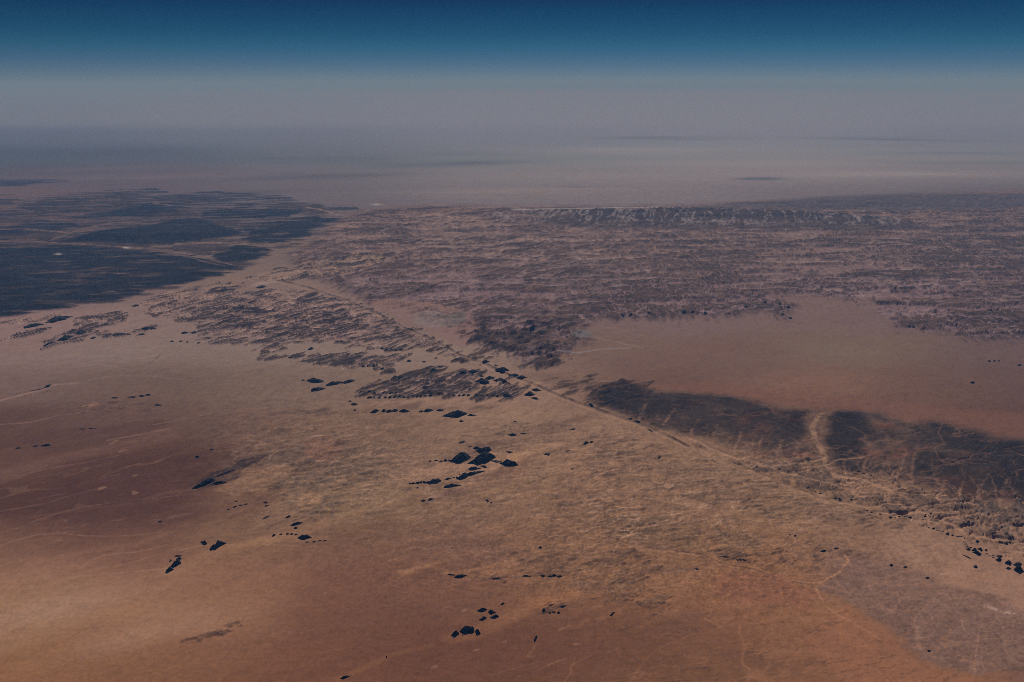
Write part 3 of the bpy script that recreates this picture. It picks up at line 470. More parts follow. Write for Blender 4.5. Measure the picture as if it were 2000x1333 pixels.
# soft dark smudges downwind of the outcrops, and the tablelands' thin rims with painted shadow lines
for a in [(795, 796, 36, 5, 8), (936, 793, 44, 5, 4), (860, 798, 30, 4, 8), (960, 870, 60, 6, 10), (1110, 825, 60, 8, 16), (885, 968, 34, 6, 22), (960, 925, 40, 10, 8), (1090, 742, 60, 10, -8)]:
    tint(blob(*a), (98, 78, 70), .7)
tint(blob(1010, 895, 60, 7, 22), (150, 116, 90), .7); tint(blob(960, 915, 70, 6, 18), (146, 114, 90), .6); tint(blob(830, 925, 60, 12, 8), (140, 110, 88), .6); tint(blob(930, 812, 90, 6), (142, 114, 94), .5)
for pts in [[(1047, 1008), (1055, 990), (1072, 975), (1105, 971)], [(1157, 1032), (1165, 1040), (1190, 1050), (1219, 1062), (1300, 1075), (1370, 1083), (1405, 1100), (1475, 1113), (1527, 1131), (1580, 1141)], [(1157, 1028), (1175, 1015), (1210, 1000), (1260, 992)]]:
    sl, k = line(pts, 2.5, .5); paint((sl, k * sst(-1, 1, grit(900, 4, 791, sl=sl))), (.13, .068, .04), .5); H[sl] += k * 10; tint(line([(x, y + 3) for x, y in pts], 2, .5), (142, 108, 82), .6)
paint(line([(876, 1121), (910, 1126), (960, 1128), (1010, 1126), (1060, 1122), (1110, 1124)], 2, .8), (.06, .034, .022), .55)
tint(blob(960, 1118, 50, 5, 10), (138, 104, 76), .7); tint(blob(800, 1117, 26, 4, 15), (140, 106, 78), .7); tint(poly([(425, 957), (500, 917), (560, 906), (592, 916), (520, 958), (460, 966)], 8), (132, 102, 80), .7)
# grey cracked plain with pale runnels, and orange sand, bottom right
sl, k = poly([(1594, 1145), (1702, 1092), (1762, 1110), (1825, 1138), (1930, 1160), (1985, 1195), (2400, 1300), (2400, 1460), (2000, 1310), (1902, 1315), (1807, 1290), (1765, 1255), (1723, 1227), (1685, 1199), (1632, 1168)], 12, 1.6)
tint((sl, k), (107, 86, 74), .75); ROUGH[sl] = np.maximum(ROUGH[sl], .3 * k); g1 = sst(.7, 1.8, grit(420, 5, 701, 84, 6., sl=sl)); tint((sl, (g1 * k).astype(F32)), (126, 99, 81), .45)
def runnels(sl, k, lam, st, ang, seed, th, rgb, op):
    a = R(ang); s, c = math.sin(a), math.cos(a); U = X[sl] * s + Y[sl] * c; V = X[sl] * c - Y[sl] * s
    q = np.abs(perlin(U / (lam * st), V / lam + .25 * fb(lam * 2, 3, seed + 3, sl=sl), seed)); gr = FX[sl] / lam * 1.2
    tint((sl, ((1 - sst(th, th * 2.2 + gr * .5, q)) * k).astype(F32)), rgb, op)
runnels(sl, k, 900, 2.5, 80, 711, .006, (136, 106, 88), .4); runnels(sl, k, 1300, 3, 25, 721, .006, (136, 106, 88), .35); runnels(sl, k, 1600, 3, -40, 723, .006, (134, 104, 86), .35)
m = window(1100, 860, 2000, 1130); zz = np.exp(-((PX[m] - 1480) / 380) ** 2 - ((PY[m] - 990) / 90) ** 2)
runnels(m, zz, 1300, 3, 72, 731, .007, (142, 110, 86), .4); runnels(m, zz, 1700, 3, 20, 741, .010, (142, 110, 86), .4)
tint(line([(1907, 1222), (1910, 1250), (1907, 1278), (1904, 1313), (1896, 1340)], 1., .6), (138, 106, 88), .4)
sl, k = line([(1905, 1178), (1940, 1190), (1975, 1200), (2020, 1209)], 5, 1., 4); tint((sl, k * sst(-.4, 1.2, grit(300, 5, 771, 60, 2., .9, sl=sl))), (158, 134, 116), .75)
tint(poly([(1640, 1180), (1690, 1205), (1750, 1255), (1800, 1292), (1900, 1320), (2000, 1360), (1850, 1420), (1650, 1340), (1560, 1250)], 14), (128, 90, 62), .6)
tint(poly([(1420, 1120), (1520, 1125), (1600, 1160), (1580, 1190), (1450, 1180), (1390, 1140)], 14), (116, 80, 57), .65)
tint(line([(1594, 1150), (1608, 1180), (1622, 1194), (1680, 1225), (1720, 1250)], 3, .6), (142, 104, 78), .6)
tint(line([(1520, 1131), (1560, 1138), (1600, 1140), (1640, 1120), (1660, 1098), (1650, 1085)], 3, .6), (144, 108, 80), .7)
for a in [(1340, 1225, 70, 16, 0, (96, 72, 60)), (1480, 1290, 90, 14, -12, (94, 70, 57)), (1320, 1118, 40, 7, 0, (100, 80, 70)), (1330, 1200, 50, 6, 0, (98, 76, 66)), (1610, 1000, 60, 10, -12, (104, 82, 70))]:
    tint(blob(*a[:5]), a[5], .6)
sl = window(1100, 1150, 1950, 1500); k = sst(.25, .55, fb(330, 5, 761, 60, 1.8, sl=sl)) * np.exp(-((PX[sl] - 1500) / 300) ** 2 - ((PY[sl] - 1260) / 90) ** 2); tint((sl, k.astype(F32)), (96, 68, 50), .4)
tint(line([(1150, 1280), (1121, 1293), (1110, 1306), (1111, 1316), (1098, 1334), (1085, 1350)], 1.2, .8), (130, 94, 71), .6); tint(line([(1046, 1260), (1038, 1272), (1028, 1282)], 1.4, .8), (134, 98, 74), .6); tint(blob(1030, 1281, 7, 2), (140, 104, 78), .8)
# tails of sand blown behind the outcrops
for pts, wd, rgb, op in [([(885, 1250), (915, 1243), (950, 1230), (985, 1210), (1040, 1182), (1120, 1160)], 18, (128, 93, 66), .75), ([(900, 1215), (940, 1200), (985, 1185)], 14, (112, 82, 62), .4), ([(330, 1118), (370, 1098), (430, 1075), (500, 1058), (590, 1040)], 13, (128, 98, 75), .75),
                         ([(420, 1075), (470, 1064), (540, 1055), (640, 1050)], 7, (132, 100, 77), .6), ([(655, 1332), (700, 1310), (760, 1283), (840, 1265)], 7, (116, 84, 62), .7), ([(780, 1116), (830, 1108), (870, 1095)], 5, (130, 98, 74), .6), ([(870, 1120), (930, 1112), (990, 1100)], 5, (136, 102, 76), .5),
                         ([(0, 1262), (100, 1235), (220, 1205), (330, 1190)], 22, (134, 104, 78), .4), ([(0, 930), (120, 895), (250, 870), (330, 850)], 16, (112, 85, 75), .5), ([(150, 950), (300, 925), (400, 905)], 4, (108, 80, 72), .4), ([(60, 1010), (200, 990), (330, 975)], 4, (104, 77, 68), .4),
                         ([(40, 1110), (150, 1080), (260, 1065), (330, 1040)], 6, (124, 93, 76), .4), ([(1170, 1210), (1230, 1180), (1290, 1160)], 7, (122, 90, 67), .5), ([(150, 1120), (250, 1100), (350, 1070)], 3, (132, 100, 80), .4), ([(385, 955), (330, 962), (280, 975)], 4, (112, 84, 72), .5), ([(500, 1060), (640, 1020), (740, 985)], 12, (138, 107, 82), .45),
                         ([(0, 1000), (120, 960), (260, 930), (360, 900)], 20, (76, 54, 52), .5), ([(0, 870), (100, 850), (240, 838), (310, 828)], 14, (84, 62, 60), .6)]:
    tint(line(pts, wd, 1., wd), rgb, op)
# small pale strokes scattered over the dark sand
for win, cx, cy, rx, ry, seed, rgb in [((0, 800, 600, 1130), 260, 960, 230, 110, 801, (126, 96, 84)), ((550, 1080, 1350, 1420), 950, 1230, 330, 130, 811, (124, 92, 74))]:
    sl = window(*win); q = fb(420, 4, seed, 62, 3.5, sl=sl); k = sst(.62, .85, q) * np.exp(-((PX[sl] - cx) / rx) ** 4 - ((PY[sl] - cy) / ry) ** 4); tint((sl, k.astype(F32)), rgb, .55)

tint(blob(250, 950, 210, 80, 14, 2), (80, 58, 56), .65); tint(blob(930, 1270, 330, 60, 4, 2), (92, 63, 52), .6); tint(blob(720, 1190, 160, 45, 8, 2), (98, 70, 58), .4)
tint(blob(80, 1190, 190, 32, 12, 2), (142, 115, 92), .7); tint(blob(300, 1235, 170, 20, 14, 2), (140, 110, 87), .65); tint(blob(60, 1120, 150, 20, 14, 2), (130, 100, 80), .4); tint(blob(180, 690, 220, 22, 4, 2), (130, 111, 102), .4)

# thin crests of pale sand and small bright patches on the dark red sand
for pts, wd, rgb, op in [([(154, 1112), (175, 1095), (203, 1084), (263, 1079), (305, 1070), (325, 1064)], 2.5, (136, 104, 86), .6), ([(130, 1044), (180, 1047), (228, 1048), (280, 1045), (315, 1039)], 2.5, (126, 95, 80), .55), ([(0, 1068), (21, 1060), (70, 1046), (130, 1042)], 3, (130, 98, 82), .55), ([(0, 1000), (88, 983), (158, 962), (200, 955)], 3, (110, 82, 74), .55),
                         ([(165, 991), (180, 988), (197, 985)], 2, (126, 96, 82), .7), ([(298, 974), (350, 967), (390, 964)], 2, (122, 92, 79), .6), ([(60, 1150), (140, 1128), (240, 1118), (330, 1110)], 3, (140, 110, 86), .5), ([(350, 1075), (400, 1065), (500, 1062), (620, 1066)], 3, (140, 108, 84), .45), ([(0, 945), (70, 920), (160, 905), (230, 890)], 4, (112, 84, 76), .5),
                         ([(0, 830), (60, 826), (120, 812), (170, 805)], 3, (130, 104, 92), .5), ([(0, 783), (50, 770), (110, 752), (150, 748)], 4, (140, 112, 98), .6), ([(180, 740), (240, 733), (300, 735), (360, 742)], 2, (126, 103, 95), .5), ([(120, 720), (200, 712), (260, 726)], 2, (130, 107, 98), .5), ([(290, 712), (305, 700), (316, 690)], 2, (96, 76, 72), .6),
                         ([(600, 1280), (650, 1270), (720, 1262), (800, 1258)], 2.5, (118, 86, 68), .5), ([(690, 1195), (760, 1180), (830, 1180)], 2, (118, 88, 72), .4), ([(1069, 1300), (1089, 1292), (1104, 1288)], 2, (134, 98, 76), .6), ([(960, 1320), (1030, 1300), (1060, 1290)], 2, (112, 80, 64), .5), ([(1230, 1333), (1250, 1300), (1280, 1270), (1310, 1255)], 3, (118, 86, 66), .45),
                         ([(300, 830), (380, 815), (450, 800), (520, 795)], 2, (130, 103, 88), .45), ([(210, 860), (270, 850), (330, 838)], 2.5, (128, 98, 84), .55), ([(500, 870), (560, 860), (640, 856), (700, 850)], 2, (138, 110, 92), .45), ([(610, 1010), (680, 1000), (730, 1012)], 2, (144, 116, 92), .5)]:
    sl, k = line(pts, wd, .5, 1.5); tint((sl, k * np.clip(.75 + .35 * grit(500, 5, 793, 60, 2., .9, sl=sl), 0, 1.2)), rgb, op)
for x, y, w_, h_ in [(203, 955, 9, 3), (268, 962, 6, 3.5), (263, 932, 8, 2), (242, 881, 12, 2.5), (224, 864, 10, 2), (172, 793, 16, 5), (907, 1188, 7, 2), (1037, 1227, 9, 3), (1087, 1233, 6, 3), (930, 1277, 8, 2), (890, 1296, 6, 2), (837, 1311, 7, 2.5), (880, 1180, 8, 1.5), (1110, 1255, 7, 2), (990, 1262, 6, 1.5), (700, 1088, 8, 1.5), (766, 1093, 7, 2), (870, 1086, 5, 1.5), (640, 1160, 7, 1.5), (470, 1000, 12, 2), (330, 1150, 9, 2), (120, 1165, 12, 2)]:
    sl, k = blob(x, y, w_ * 1.2, h_ * 1.1, 14, 1.2); tint((sl, sst(.35, .75, k * (1 + .35 * grit(200, 4, 797, 60, 3., sl=sl)))), (132, 102, 84) if y < 1000 else (128, 96, 77), .6)

# dark wedges in the lee of the bigger outcrops
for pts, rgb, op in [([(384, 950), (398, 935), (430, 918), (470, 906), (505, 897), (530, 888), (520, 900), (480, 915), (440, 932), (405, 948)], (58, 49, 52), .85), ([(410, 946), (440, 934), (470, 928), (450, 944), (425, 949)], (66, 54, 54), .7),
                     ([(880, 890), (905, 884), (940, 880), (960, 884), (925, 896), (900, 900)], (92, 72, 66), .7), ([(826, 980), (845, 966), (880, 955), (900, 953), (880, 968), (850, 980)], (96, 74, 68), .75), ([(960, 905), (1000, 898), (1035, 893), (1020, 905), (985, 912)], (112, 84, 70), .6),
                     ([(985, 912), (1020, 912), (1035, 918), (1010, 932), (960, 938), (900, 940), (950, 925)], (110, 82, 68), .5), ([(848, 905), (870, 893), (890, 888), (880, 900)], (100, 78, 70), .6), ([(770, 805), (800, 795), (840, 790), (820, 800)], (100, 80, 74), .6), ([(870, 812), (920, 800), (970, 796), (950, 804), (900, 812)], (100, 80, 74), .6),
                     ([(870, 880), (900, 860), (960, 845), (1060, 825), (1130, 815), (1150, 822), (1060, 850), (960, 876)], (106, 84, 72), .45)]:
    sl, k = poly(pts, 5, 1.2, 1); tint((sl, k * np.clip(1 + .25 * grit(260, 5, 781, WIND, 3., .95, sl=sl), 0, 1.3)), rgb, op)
for pts, rgb, op in [([(842, 906), (900, 910), (940, 915), (925, 924), (880, 930), (830, 925), (800, 935), (780, 925)], (144, 112, 90), .6), ([(960, 900), (1000, 890), (1040, 872), (1060, 868), (1040, 884), (1000, 900)], (154, 118, 90), .75), ([(930, 885), (950, 884), (960, 890), (945, 893)], (156, 120, 92), .7),
                     ([(720, 783), (900, 780), (1020, 783), (1040, 790), (900, 792), (740, 790)], (142, 112, 93), .6), ([(1000, 742), (1040, 752), (1090, 775), (1060, 790), (1035, 785), (1015, 762)], (138, 110, 92), .55), ([(955, 748), (975, 745), (985, 752), (962, 758)], (142, 114, 94), .7),
                     ([(560, 930), (760, 955), (760, 985), (680, 1005), (640, 1015), (560, 1020), (500, 1025), (520, 1000)], (136, 108, 84), .35), ([(690, 940), (800, 930), (850, 960), (760, 990), (700, 985)], (136, 108, 86), .4)]:
    tint(poly(pts, 7, 1.2, 1), rgb, op)

# hairlines over the stony centre
m = window(420, 800, 2100, 1180)
cz = np.clip(np.exp(-((PX[m] - 1300) / 480) ** 2 - ((PY[m] - 990) / 120) ** 2) + .8 * np.exp(-((PX[m] - 640) / 220) ** 2 - ((PY[m] - 900) / 90) ** 2), 0, 1)
for lam, st, ang, sd, op, gt, rgb in [(620, 3, 72, 9011, .45, .3, (164, 130, 105)), (1000, 3, 64, 9021, .5, .4, (164, 130, 105)), (420, 3, 50, 9031, .4, .4, (160, 127, 103)), (1100, 3, 35, 9041, .4, .5, (160, 126, 102)), (600, 4, 55, 9051, .4, .4, (158, 125, 101))]: hair(m, cz, lam, st, ang, sd, op, rgb, gate=gt, dig=6)
for lam, st, ang, sd, op, gt in [(560, 3, 74, 9061, .45, .5), (380, 2.5, 55, 9071, .45, .5), (1100, 3, 60, 9081, .5, .5)]: hair(m, cz, lam, st, ang, sd, op, col=(.085, .052, .036), gate=gt, dig=-8)  # dark hairlines: shadow painted into the ground colour
m = window(-300, 690, 700, 1400); kz = np.exp(-((PX[m] - 200) / 420) ** 4 - ((PY[m] - 1000) / 290) ** 4)
for lam, st, ang, sd, op, gt, rgb in [(900, 6, 52, 9111, .35, .9, (124, 95, 80)), (500, 5, 60, 9121, .3, 1., (122, 93, 79)), (1600, 5, 45, 9131, .3, .8, (126, 97, 81))]: hair(m, kz, lam, st, ang, sd, op, rgb, gate=gt)
m = window(560, 1060, 1500, 1500); kz = np.exp(-((PX[m] - 950) / 420) ** 4 - ((PY[m] - 1260) / 170) ** 4)
for lam, st, ang, sd, op, gt, rgb in [(700, 5, 55, 9141, .35, .9, (126, 92, 74)), (400, 5, 62, 9151, .3, 1., (124, 90, 72))]: hair(m, kz, lam, st, ang, sd, op, rgb, gate=gt)
m = window(1200, 1060, 2400, 1600); kz = np.exp(-((PX[m] - 1550) / 420) ** 4 - ((PY[m] - 1270) / 190) ** 4)
for lam, st, ang, sd, op, gt, rgb in [(500, 4, 70, 9161, .4, .5, (138, 100, 74)), (900, 3, 30, 9171, .35, .6, (138, 100, 74)), (330, 5, 80, 9181, .35, .5, (136, 99, 74))]: hair(m, kz, lam, st, ang, sd, op, rgb, gate=gt)
for lam, st, ang, sd, op, gt in [(420, 5, 72, 9191, .4, .6), (300, 4, 60, 9195, .35, .7)]: hair(m, kz, lam, st, ang, sd, op, col=(.11, .062, .036), gate=gt, dig=-6)

# ------------------------------------------------------------------ grain: wind streaks, stones and small relief everywhere, as rough as the ground is
RG = np.clip(ROUGH, 0, 1)
lvl = lambda a, b: sst(a, b, PY)
G1 = grit(620, 6, 101, WIND + 4, 3., 1.12); G2 = grit(300, 6, 121, 8, 2.2, 1.25); G3 = grit(330, 6, 131, 80, 5., 1.2)
cz = np.clip(np.exp(-((PX - 1250) / 520) ** 2 - ((PY - 1000) / 170) ** 2) + np.exp(-((PX - 600) / 220) ** 2 - ((PY - 890) / 110) ** 2), 0, 1)
ALB *= np.exp((.022 + .15 * RG) * np.clip(G1, -2.5, 2.5) + (.022 + .32 * RG) * np.clip(G2, -2.5, 2.5) + .07 * cz * np.clip(G3, -2.2, 2.2)).astype(F32)[..., None]
sp1 = sst(1.35, 2.3, G2 + .5 * G1) * (.12 + .8 * RG) * lvl(420, 600); ALB *= (1 - .6 * sp1)[..., None].astype(F32)          # dark specks of stone
H += (fb(2400, 8, 151, WIND, 1.5, .56) * (6 + 95 * RG)).astype(F32)
H += (grit(420, 6, 161, 82, 1.6, .8) * (1 + RG * 9)).astype(F32); H += (sst(.9, 2.2, G2 + .4 * G1) * RG * 12).astype(F32)
# ------------------------------------------------------------------ land objects out of the height field
def ground_material(name, vary, rough=1.0):
    m = bpy.data.materials.new(name); m.use_nodes = True; t = m.node_tree; b = t.nodes['Principled BSDF']
    b.inputs['Roughness'].default_value = rough; b.inputs['Specular IOR Level'].default_value = .05
    at_ = t.nodes.new('ShaderNodeAttribute'); at_.attribute_name = 'albedo'
    tc_ = t.nodes.new('ShaderNodeTexCoord'); mp = t.nodes.new('ShaderNodeMapping'); t.links.new(tc_.outputs['Object'], mp.inputs[0])
    mp.inputs['Rotation'].default_value = (0, 0, R(WIND)); mp.inputs['Scale'].default_value = (1, .4, 1)
    no = t.nodes.new('ShaderNodeTexNoise'); no.inputs['Scale'].default_value = 1 / 70; no.inputs['Detail'].default_value = 5; no.inputs['Roughness'].default_value = .65
    t.links.new(mp.outputs[0], no.inputs['Vector'])
    mr = t.nodes.new('ShaderNodeMapRange'); mr.inputs[1].default_value = .25; mr.inputs[2].default_value = .75; mr.inputs[3].default_value = 1 - vary; mr.inputs[4].default_value = 1 + vary
    t.links.new(no.outputs[0], mr.inputs[0])
    mu = t.nodes.new('ShaderNodeVectorMath'); mu.operation = 'SCALE'; t.links.new(at_.outputs['Color'], mu.inputs[0]); t.links.new(mr.outputs[0], mu.inputs['Scale'])
    t.links.new(mu.outputs[0], b.inputs['Base Color'])
    return m
ALB = np.clip(ALB, .008, .8)
Z = H.astype(np.float64)
fade = np.clip((PY - 200) / 60, 0, 1); Z *= fade
Z = np.maximum(Z, -58)
P3 = np.stack([GX, GY, Z], -1)
du = np.gradient(P3, axis=1); dv = np.gradient(P3, axis=0)
NRM = np.cross(du, dv); NRM /= np.linalg.norm(NRM, axis=-1, keepdims=True)
NR, NC = SHP
ids = np.arange(NR * NC).reshape(SHP)
quads = np.stack([ids[:-1, :-1], ids[:-1, 1:], ids[1:, 1:], ids[1:, :-1]], -1).reshape(-1, 4)
qreg = REG[:-1, :-1].ravel()
V_, A_, N_ = P3.reshape(-1, 3), ALB.reshape(-1, 3), NRM.reshape(-1, 3)
def land(name, reg, label, cat, vary):
    q = quads[qreg == reg]; u, inv = np.unique(q, return_inverse=True); inv = inv.reshape(-1, 4).astype(np.int32)
    me = bpy.data.meshes.new(name); me.vertices.add(len(u)); me.vertices.foreach_set('co', V_[u].astype(F32).ravel())
    me.loops.add(inv.size); me.loops.foreach_set('vertex_index', inv.ravel())
    me.polygons.add(len(inv)); me.polygons.foreach_set('loop_start', np.arange(0, inv.size, 4, dtype=np.int32))
    me.update(calc_edges=True)
    ca = me.color_attributes.new('albedo', 'FLOAT_COLOR', 'POINT')
    ca.data.foreach_set('color', np.concatenate([A_[u], np.ones((len(u), 1))], 1).astype(F32).ravel())
    me.polygons.foreach_set('use_smooth', np.ones(len(inv), bool))
    me.normals_split_custom_set_from_vertices(N_[u].tolist())
    o = bpy.data.objects.new(name, me); COL.objects.link(o); me.materials.append(ground_material(name, vary))
    o['kind'] = 'structure'; o['label'] = label; o['category'] = cat
land('ground', 0, "wide brown and orange sandy desert floor streaked by the wind", "desert floor", .10)
land('rocky_plateau', 1, "wind-fluted mauve sandstone plateau cut by sandy grooves across the middle distance", "plateau", .16)
land('lava_plain', 2, "flat blue black lava country on the far left", "lava plain", .15)
land('mesa', 3, "long flat-topped dark mesa rising behind the black lava plain", "mesa", .15)
land('hills', 4, "dark brown hills cut by sandy valleys below the smooth red plain", "hills", .18)
land('escarpment', 5, "far scarp with a row of pale gullies along the plateau rim", "escarpment", .15)

# ------------------------------------------------------------------ rock outcrops: dark sandstone hills standing out of the sand, each its own object
def rock_material(name, c0, c1, c2):
    m = bpy.data.materials.new(name); m.use_nodes = True; t = m.node_tree; b = t.nodes['Principled BSDF']
    b.inputs['Roughness'].default_value = .95; b.inputs['Specular IOR Level'].default_value = .1
    tc_ = t.nodes.new('ShaderNodeTexCoord'); no = t.nodes.new('ShaderNodeTexNoise'); no.inputs['Scale'].default_value = 1 / 130; no.inputs['Detail'].default_value = 7; no.inputs['Roughness'].default_value = .65
    t.links.new(tc_.outputs['Object'], no.inputs['Vector'])
    cr_ = t.nodes.new('ShaderNodeValToRGB'); e = cr_.color_ramp.elements; e[0].position = .3; e[0].color = (*c0, 1); e[1].position = .8; e[1].color = (*c2, 1)
    k = e.new(.58); k.color = (*c1, 1)
    t.links.new(no.outputs[0], cr_.inputs[0]); t.links.new(cr_.outputs[0], b.inputs['Base Color'])
    bp = t.nodes.new('ShaderNodeBump'); bp.inputs['Strength'].default_value = .8; bp.inputs['Distance'].default_value = 10
    t.links.new(no.outputs[0], bp.inputs['Height']); t.links.new(bp.outputs[0], b.inputs['Normal'])
    return m
VARN = rock_material('desert_varnish', (.014, .014, .015), (.026, .023, .022), (.06, .045, .038))
BROWN = rock_material('brown_sandstone', (.06, .036, .026), (.12, .072, .05), (.2, .125, .085))
def ground_z(px, py):
    r = np.clip(NR - np.searchsorted(PYs[::-1], py), 0, NR - 1); c = np.clip(np.searchsorted(PXs, px), 0, NC - 1)
    return Z[r, c]
SEG, RNG = 72, 11
_k = [0]
def oc(label, x, y, w_, h_, tilt=0., group=None, mat=None, lump=.32, flat=.3, shape=None):
    """one outcrop: x, y = middle of its foot in the photograph, w_ x h_ = its size there, tilt = slant of its long axis"""
    _k[0] += 1; seed = 900 + _k[0]
    X0, Y0, mpp = at(x, y); se = ALT / math.hypot(ALT, float(Y0)); ce = math.sqrt(1 - se * se)
    hp = .5 * h_; hm_ = hp * float(mpp) / ce
    shadow = hm_ / math.tan(SUN_EL) * se / float(mpp)
    dp = max(2 * (h_ - .8 * shadow - hp), .42 * h_)
    yc = y - .8 * shadow - dp * .5
    th = np.linspace(0, 2 * np.pi, SEG, endpoint=False)
    rr = 1 + 1.6 * lump * (perlin(np.cos(th) * 1.3 + 7.1, np.sin(th) * 1.3 + 3.3, seed) + .6 * perlin(np.cos(th) * 3.1 + 1.7, np.sin(th) * 3.1 + 9.2, seed + 5) + .45 * perlin(np.cos(th) * 6.5 + 1.7, np.sin(th) * 6.5, seed + 7) + .4 * perlin(np.cos(th) * 14 + 1.7, np.sin(th) * 14, seed + 8))
    s, c = math.sin(R(tilt)), math.cos(R(tilt))
    if shape is not None:          # an outline of its own, given round the foot in fractions of the width and depth
        q = np.array(shape + shape[:1], float); L = np.concatenate([[0], np.cumsum(np.hypot(*np.diff(q, axis=0).T))]); tt = np.linspace(0, L[-1], SEG, endpoint=False)
        ex, ey = np.interp(tt, L, q[:, 0]), np.interp(tt, L, q[:, 1])
    else: ex, ey = np.cos(th), np.sin(th) * (1 - .16 * np.abs(np.cos(th)) ** 3)
    a, b = ex * rr * w_ / 2, ey * rr * dp / 2
    fx, fy = x + a * c + b * s, yc - a * s * .9 - b * c
    gx, gy, _ = at(fx, fy); cx, cy, _ = at(x, yc)
    base = ground_z(fx, fy); zc = float(base.min())
    pk = ((seed * 37) % 100) / 100 - .5; ax = (a / (w_ / 2))
    crest = np.clip(1.12 - .5 * np.abs(ax - pk) ** 1.6 + .5 * perlin(ax * 2.3 + seed * .37, ax * 0 + .5, seed + 21), .4, 1.25)
    V = []; lim = float(np.hypot(gx - cx, gy - cy).max())
    for k in range(RNG):
        s_ = 1 - k / (RNG - .6); ox = (gx - cx) * s_; oy = (gy - cy) * s_
        e_ = min(1., (1 - s_) / (1 - flat)); prof = 1 - (1 - e_) ** 2.4
        nx = (ox + cx) / (lim * .55); ny = (oy + cy) / (lim * .55)
        nz = perlin(nx, ny, seed + 11) + .55 * perlin(nx * 2.3, ny * 2.3, seed + 12) + .3 * perlin(nx * 5, ny * 5, seed + 13)
        z = hm_ * (.6 if mat else 1) * prof * (1 + (crest * (1 - .5 * e_) + .5 * e_ - 1) + .36 * nz * e_)
        if k == 0: z = z - 12
        V += list(zip(ox, oy, np.maximum(z, 0) if k else z))
    n0 = len(V); V.append((0, 0, float(np.mean([v[2] for v in V[-SEG:]]))))
    Fc = [(k * SEG + j, k * SEG + (j + 1) % SEG, (k + 1) * SEG + (j + 1) % SEG, (k + 1) * SEG + j) for k in range(RNG - 1) for j in range(SEG)]
    Fc += [((RNG - 1) * SEG + j, (RNG - 1) * SEG + (j + 1) % SEG, n0) for j in range(SEG)]
    kind = ('inselberg', 'rock hill') if w_ >= 19 else ('small_rock', 'rock') if w_ < 9 else ('rock_outcrop', 'rock outcrop')
    o = mesh_obj(kind[0], V, Fc, mat or VARN, label, kind[1], None, group)
    o.location = (float(cx), float(cy), zc); o.data.polygons.foreach_set('use_smooth', np.ones(len(Fc), bool))
    return o
def row(label, group, pts, mat=None, **kw):
    for p in pts: oc(label, *p[:4], tilt=p[4] if len(p) > 4 else 0, group=group, mat=mat, **kw)
G = "dark outcrops on the brown sand, bottom middle"
oc("largest black outcrop, a flat-topped dome at the head of the long sand tail", 914, 1241, 29, 13, 0, G, flat=.6)
oc("steep black outcrop just left of the flat-topped dome", 889, 1247, 15, 11, 10, G)
oc("hook-shaped black outcrop just right of the flat-topped dome", 934, 1243, 12, 11, -30, G, lump=.3)
oc("tiny dark knob in the sand right in front of the flat-topped dome", 904, 1245, 4, 4, 60, G)
oc("oval black outcrop, upper left of a group of four on brown sand", 941, 1197, 17, 8, 5, G)
oc("pyramid-shaped black outcrop, upper right of a group of four", 961, 1201, 15, 8, -8, G, flat=.1)
oc("triangular black outcrop, lower left of a group of four", 944, 1215, 13, 9, 15, G)
oc("stepped black outcrop, lower right of a group of four", 966, 1211, 15, 8, 10, G, flat=.5)
oc("small lone dark outcrop behind the group of four", 982, 1183, 9, 5, 15, G)
oc("teardrop-shaped lone black outcrop right of the long sand tail", 1046, 1258, 11, 12, 60, G, flat=.2)
oc("tiny dark speck of rock on sand near the bottom edge", 755, 1289, 4, 5, 80)
G = "ring of knobs near the bottom middle"
oc("round dark knob at the left end of the small rock ring", 1062, 1199, 8, 8, 0, G)
for x, y in [(1074, 1201), (1082, 1200)]: oc("small knob along the near side of the rock ring", x, y, 7, 5, 0, G + ", near side", BROWN)
oc("small dark knob at the right end of the ring's near side", 1091, 1201, 6, 5, 0, G)
oc("lumpy grey outcrop at the far right of the rock ring", 1099, 1190, 15, 8, 10, G, BROWN)
oc("low brown ledge along the far left rim of the rock ring", 1076, 1187, 20, 5, 22, G, BROWN)
oc("ragged small brown outcrop by itself right of the rock ring", 1196, 1206, 12, 9, 35, None, BROWN, lump=.3)
G = "outcrops along the low scarp, lower middle"
oc("thin dark pointed ledge at the left tip of the low scarp", 881, 1124, 14, 4, -5, G)
oc("dark ledge on the low scarp right behind its pointed left tip", 900, 1129, 24, 7, 6, G)
oc("reddish brown broken outcrop in the middle of the low scarp", 964, 1134, 34, 8, 5, G, BROWN, lump=.3)
for x, y, w_ in [(1028, 1126, 14), (1061, 1124, 9), (1074, 1126, 12), (1083, 1125, 9), (1093, 1127, 10)]: oc("small dark outcrop in the chain at the right end of the low scarp", x, y, w_, 5, 0, "chain of outcrops at the right end of the low scarp")
oc("small dark knob at the end of a pale rim", 1055, 1071, 7, 5)
oc("low dark ledge beside a sand tail at the bottom edge", 675, 1328, 20, 5, 15)
G = "black outcrops of the left foreground"
oc("bean-shaped black outcrop, the larger upper lump of the pair at the left", 345, 1110, 20, 14, 20, G, flat=.5)
oc("lower black lump of the bean-shaped pair at the left", 332, 1121, 14, 12, 15, G)
oc("small black outcrop just above the bean-shaped pair", 350, 1094, 9, 5, 0, G)
oc("tiny dark outcrop left above the bean-shaped pair", 333, 1099, 6, 5, 30, G)
oc("thin dark ledge above the bean-shaped pair", 348, 1088, 16, 3, 3, G)
oc("ragged black outcrop with a jagged outline, biggest of the left foreground", 424, 1076, 32, 17, 22, G, lump=.26)
oc("small leaning black outcrop upper left of the ragged one", 399, 1065, 14, 8, -22, G)
oc("tiny isolated dark outcrop on dark red sand", 313, 1021, 6, 3)
oc("long black ridge with a blunt lower left end", 402, 952, 44, 15, 24, None, flat=.5)
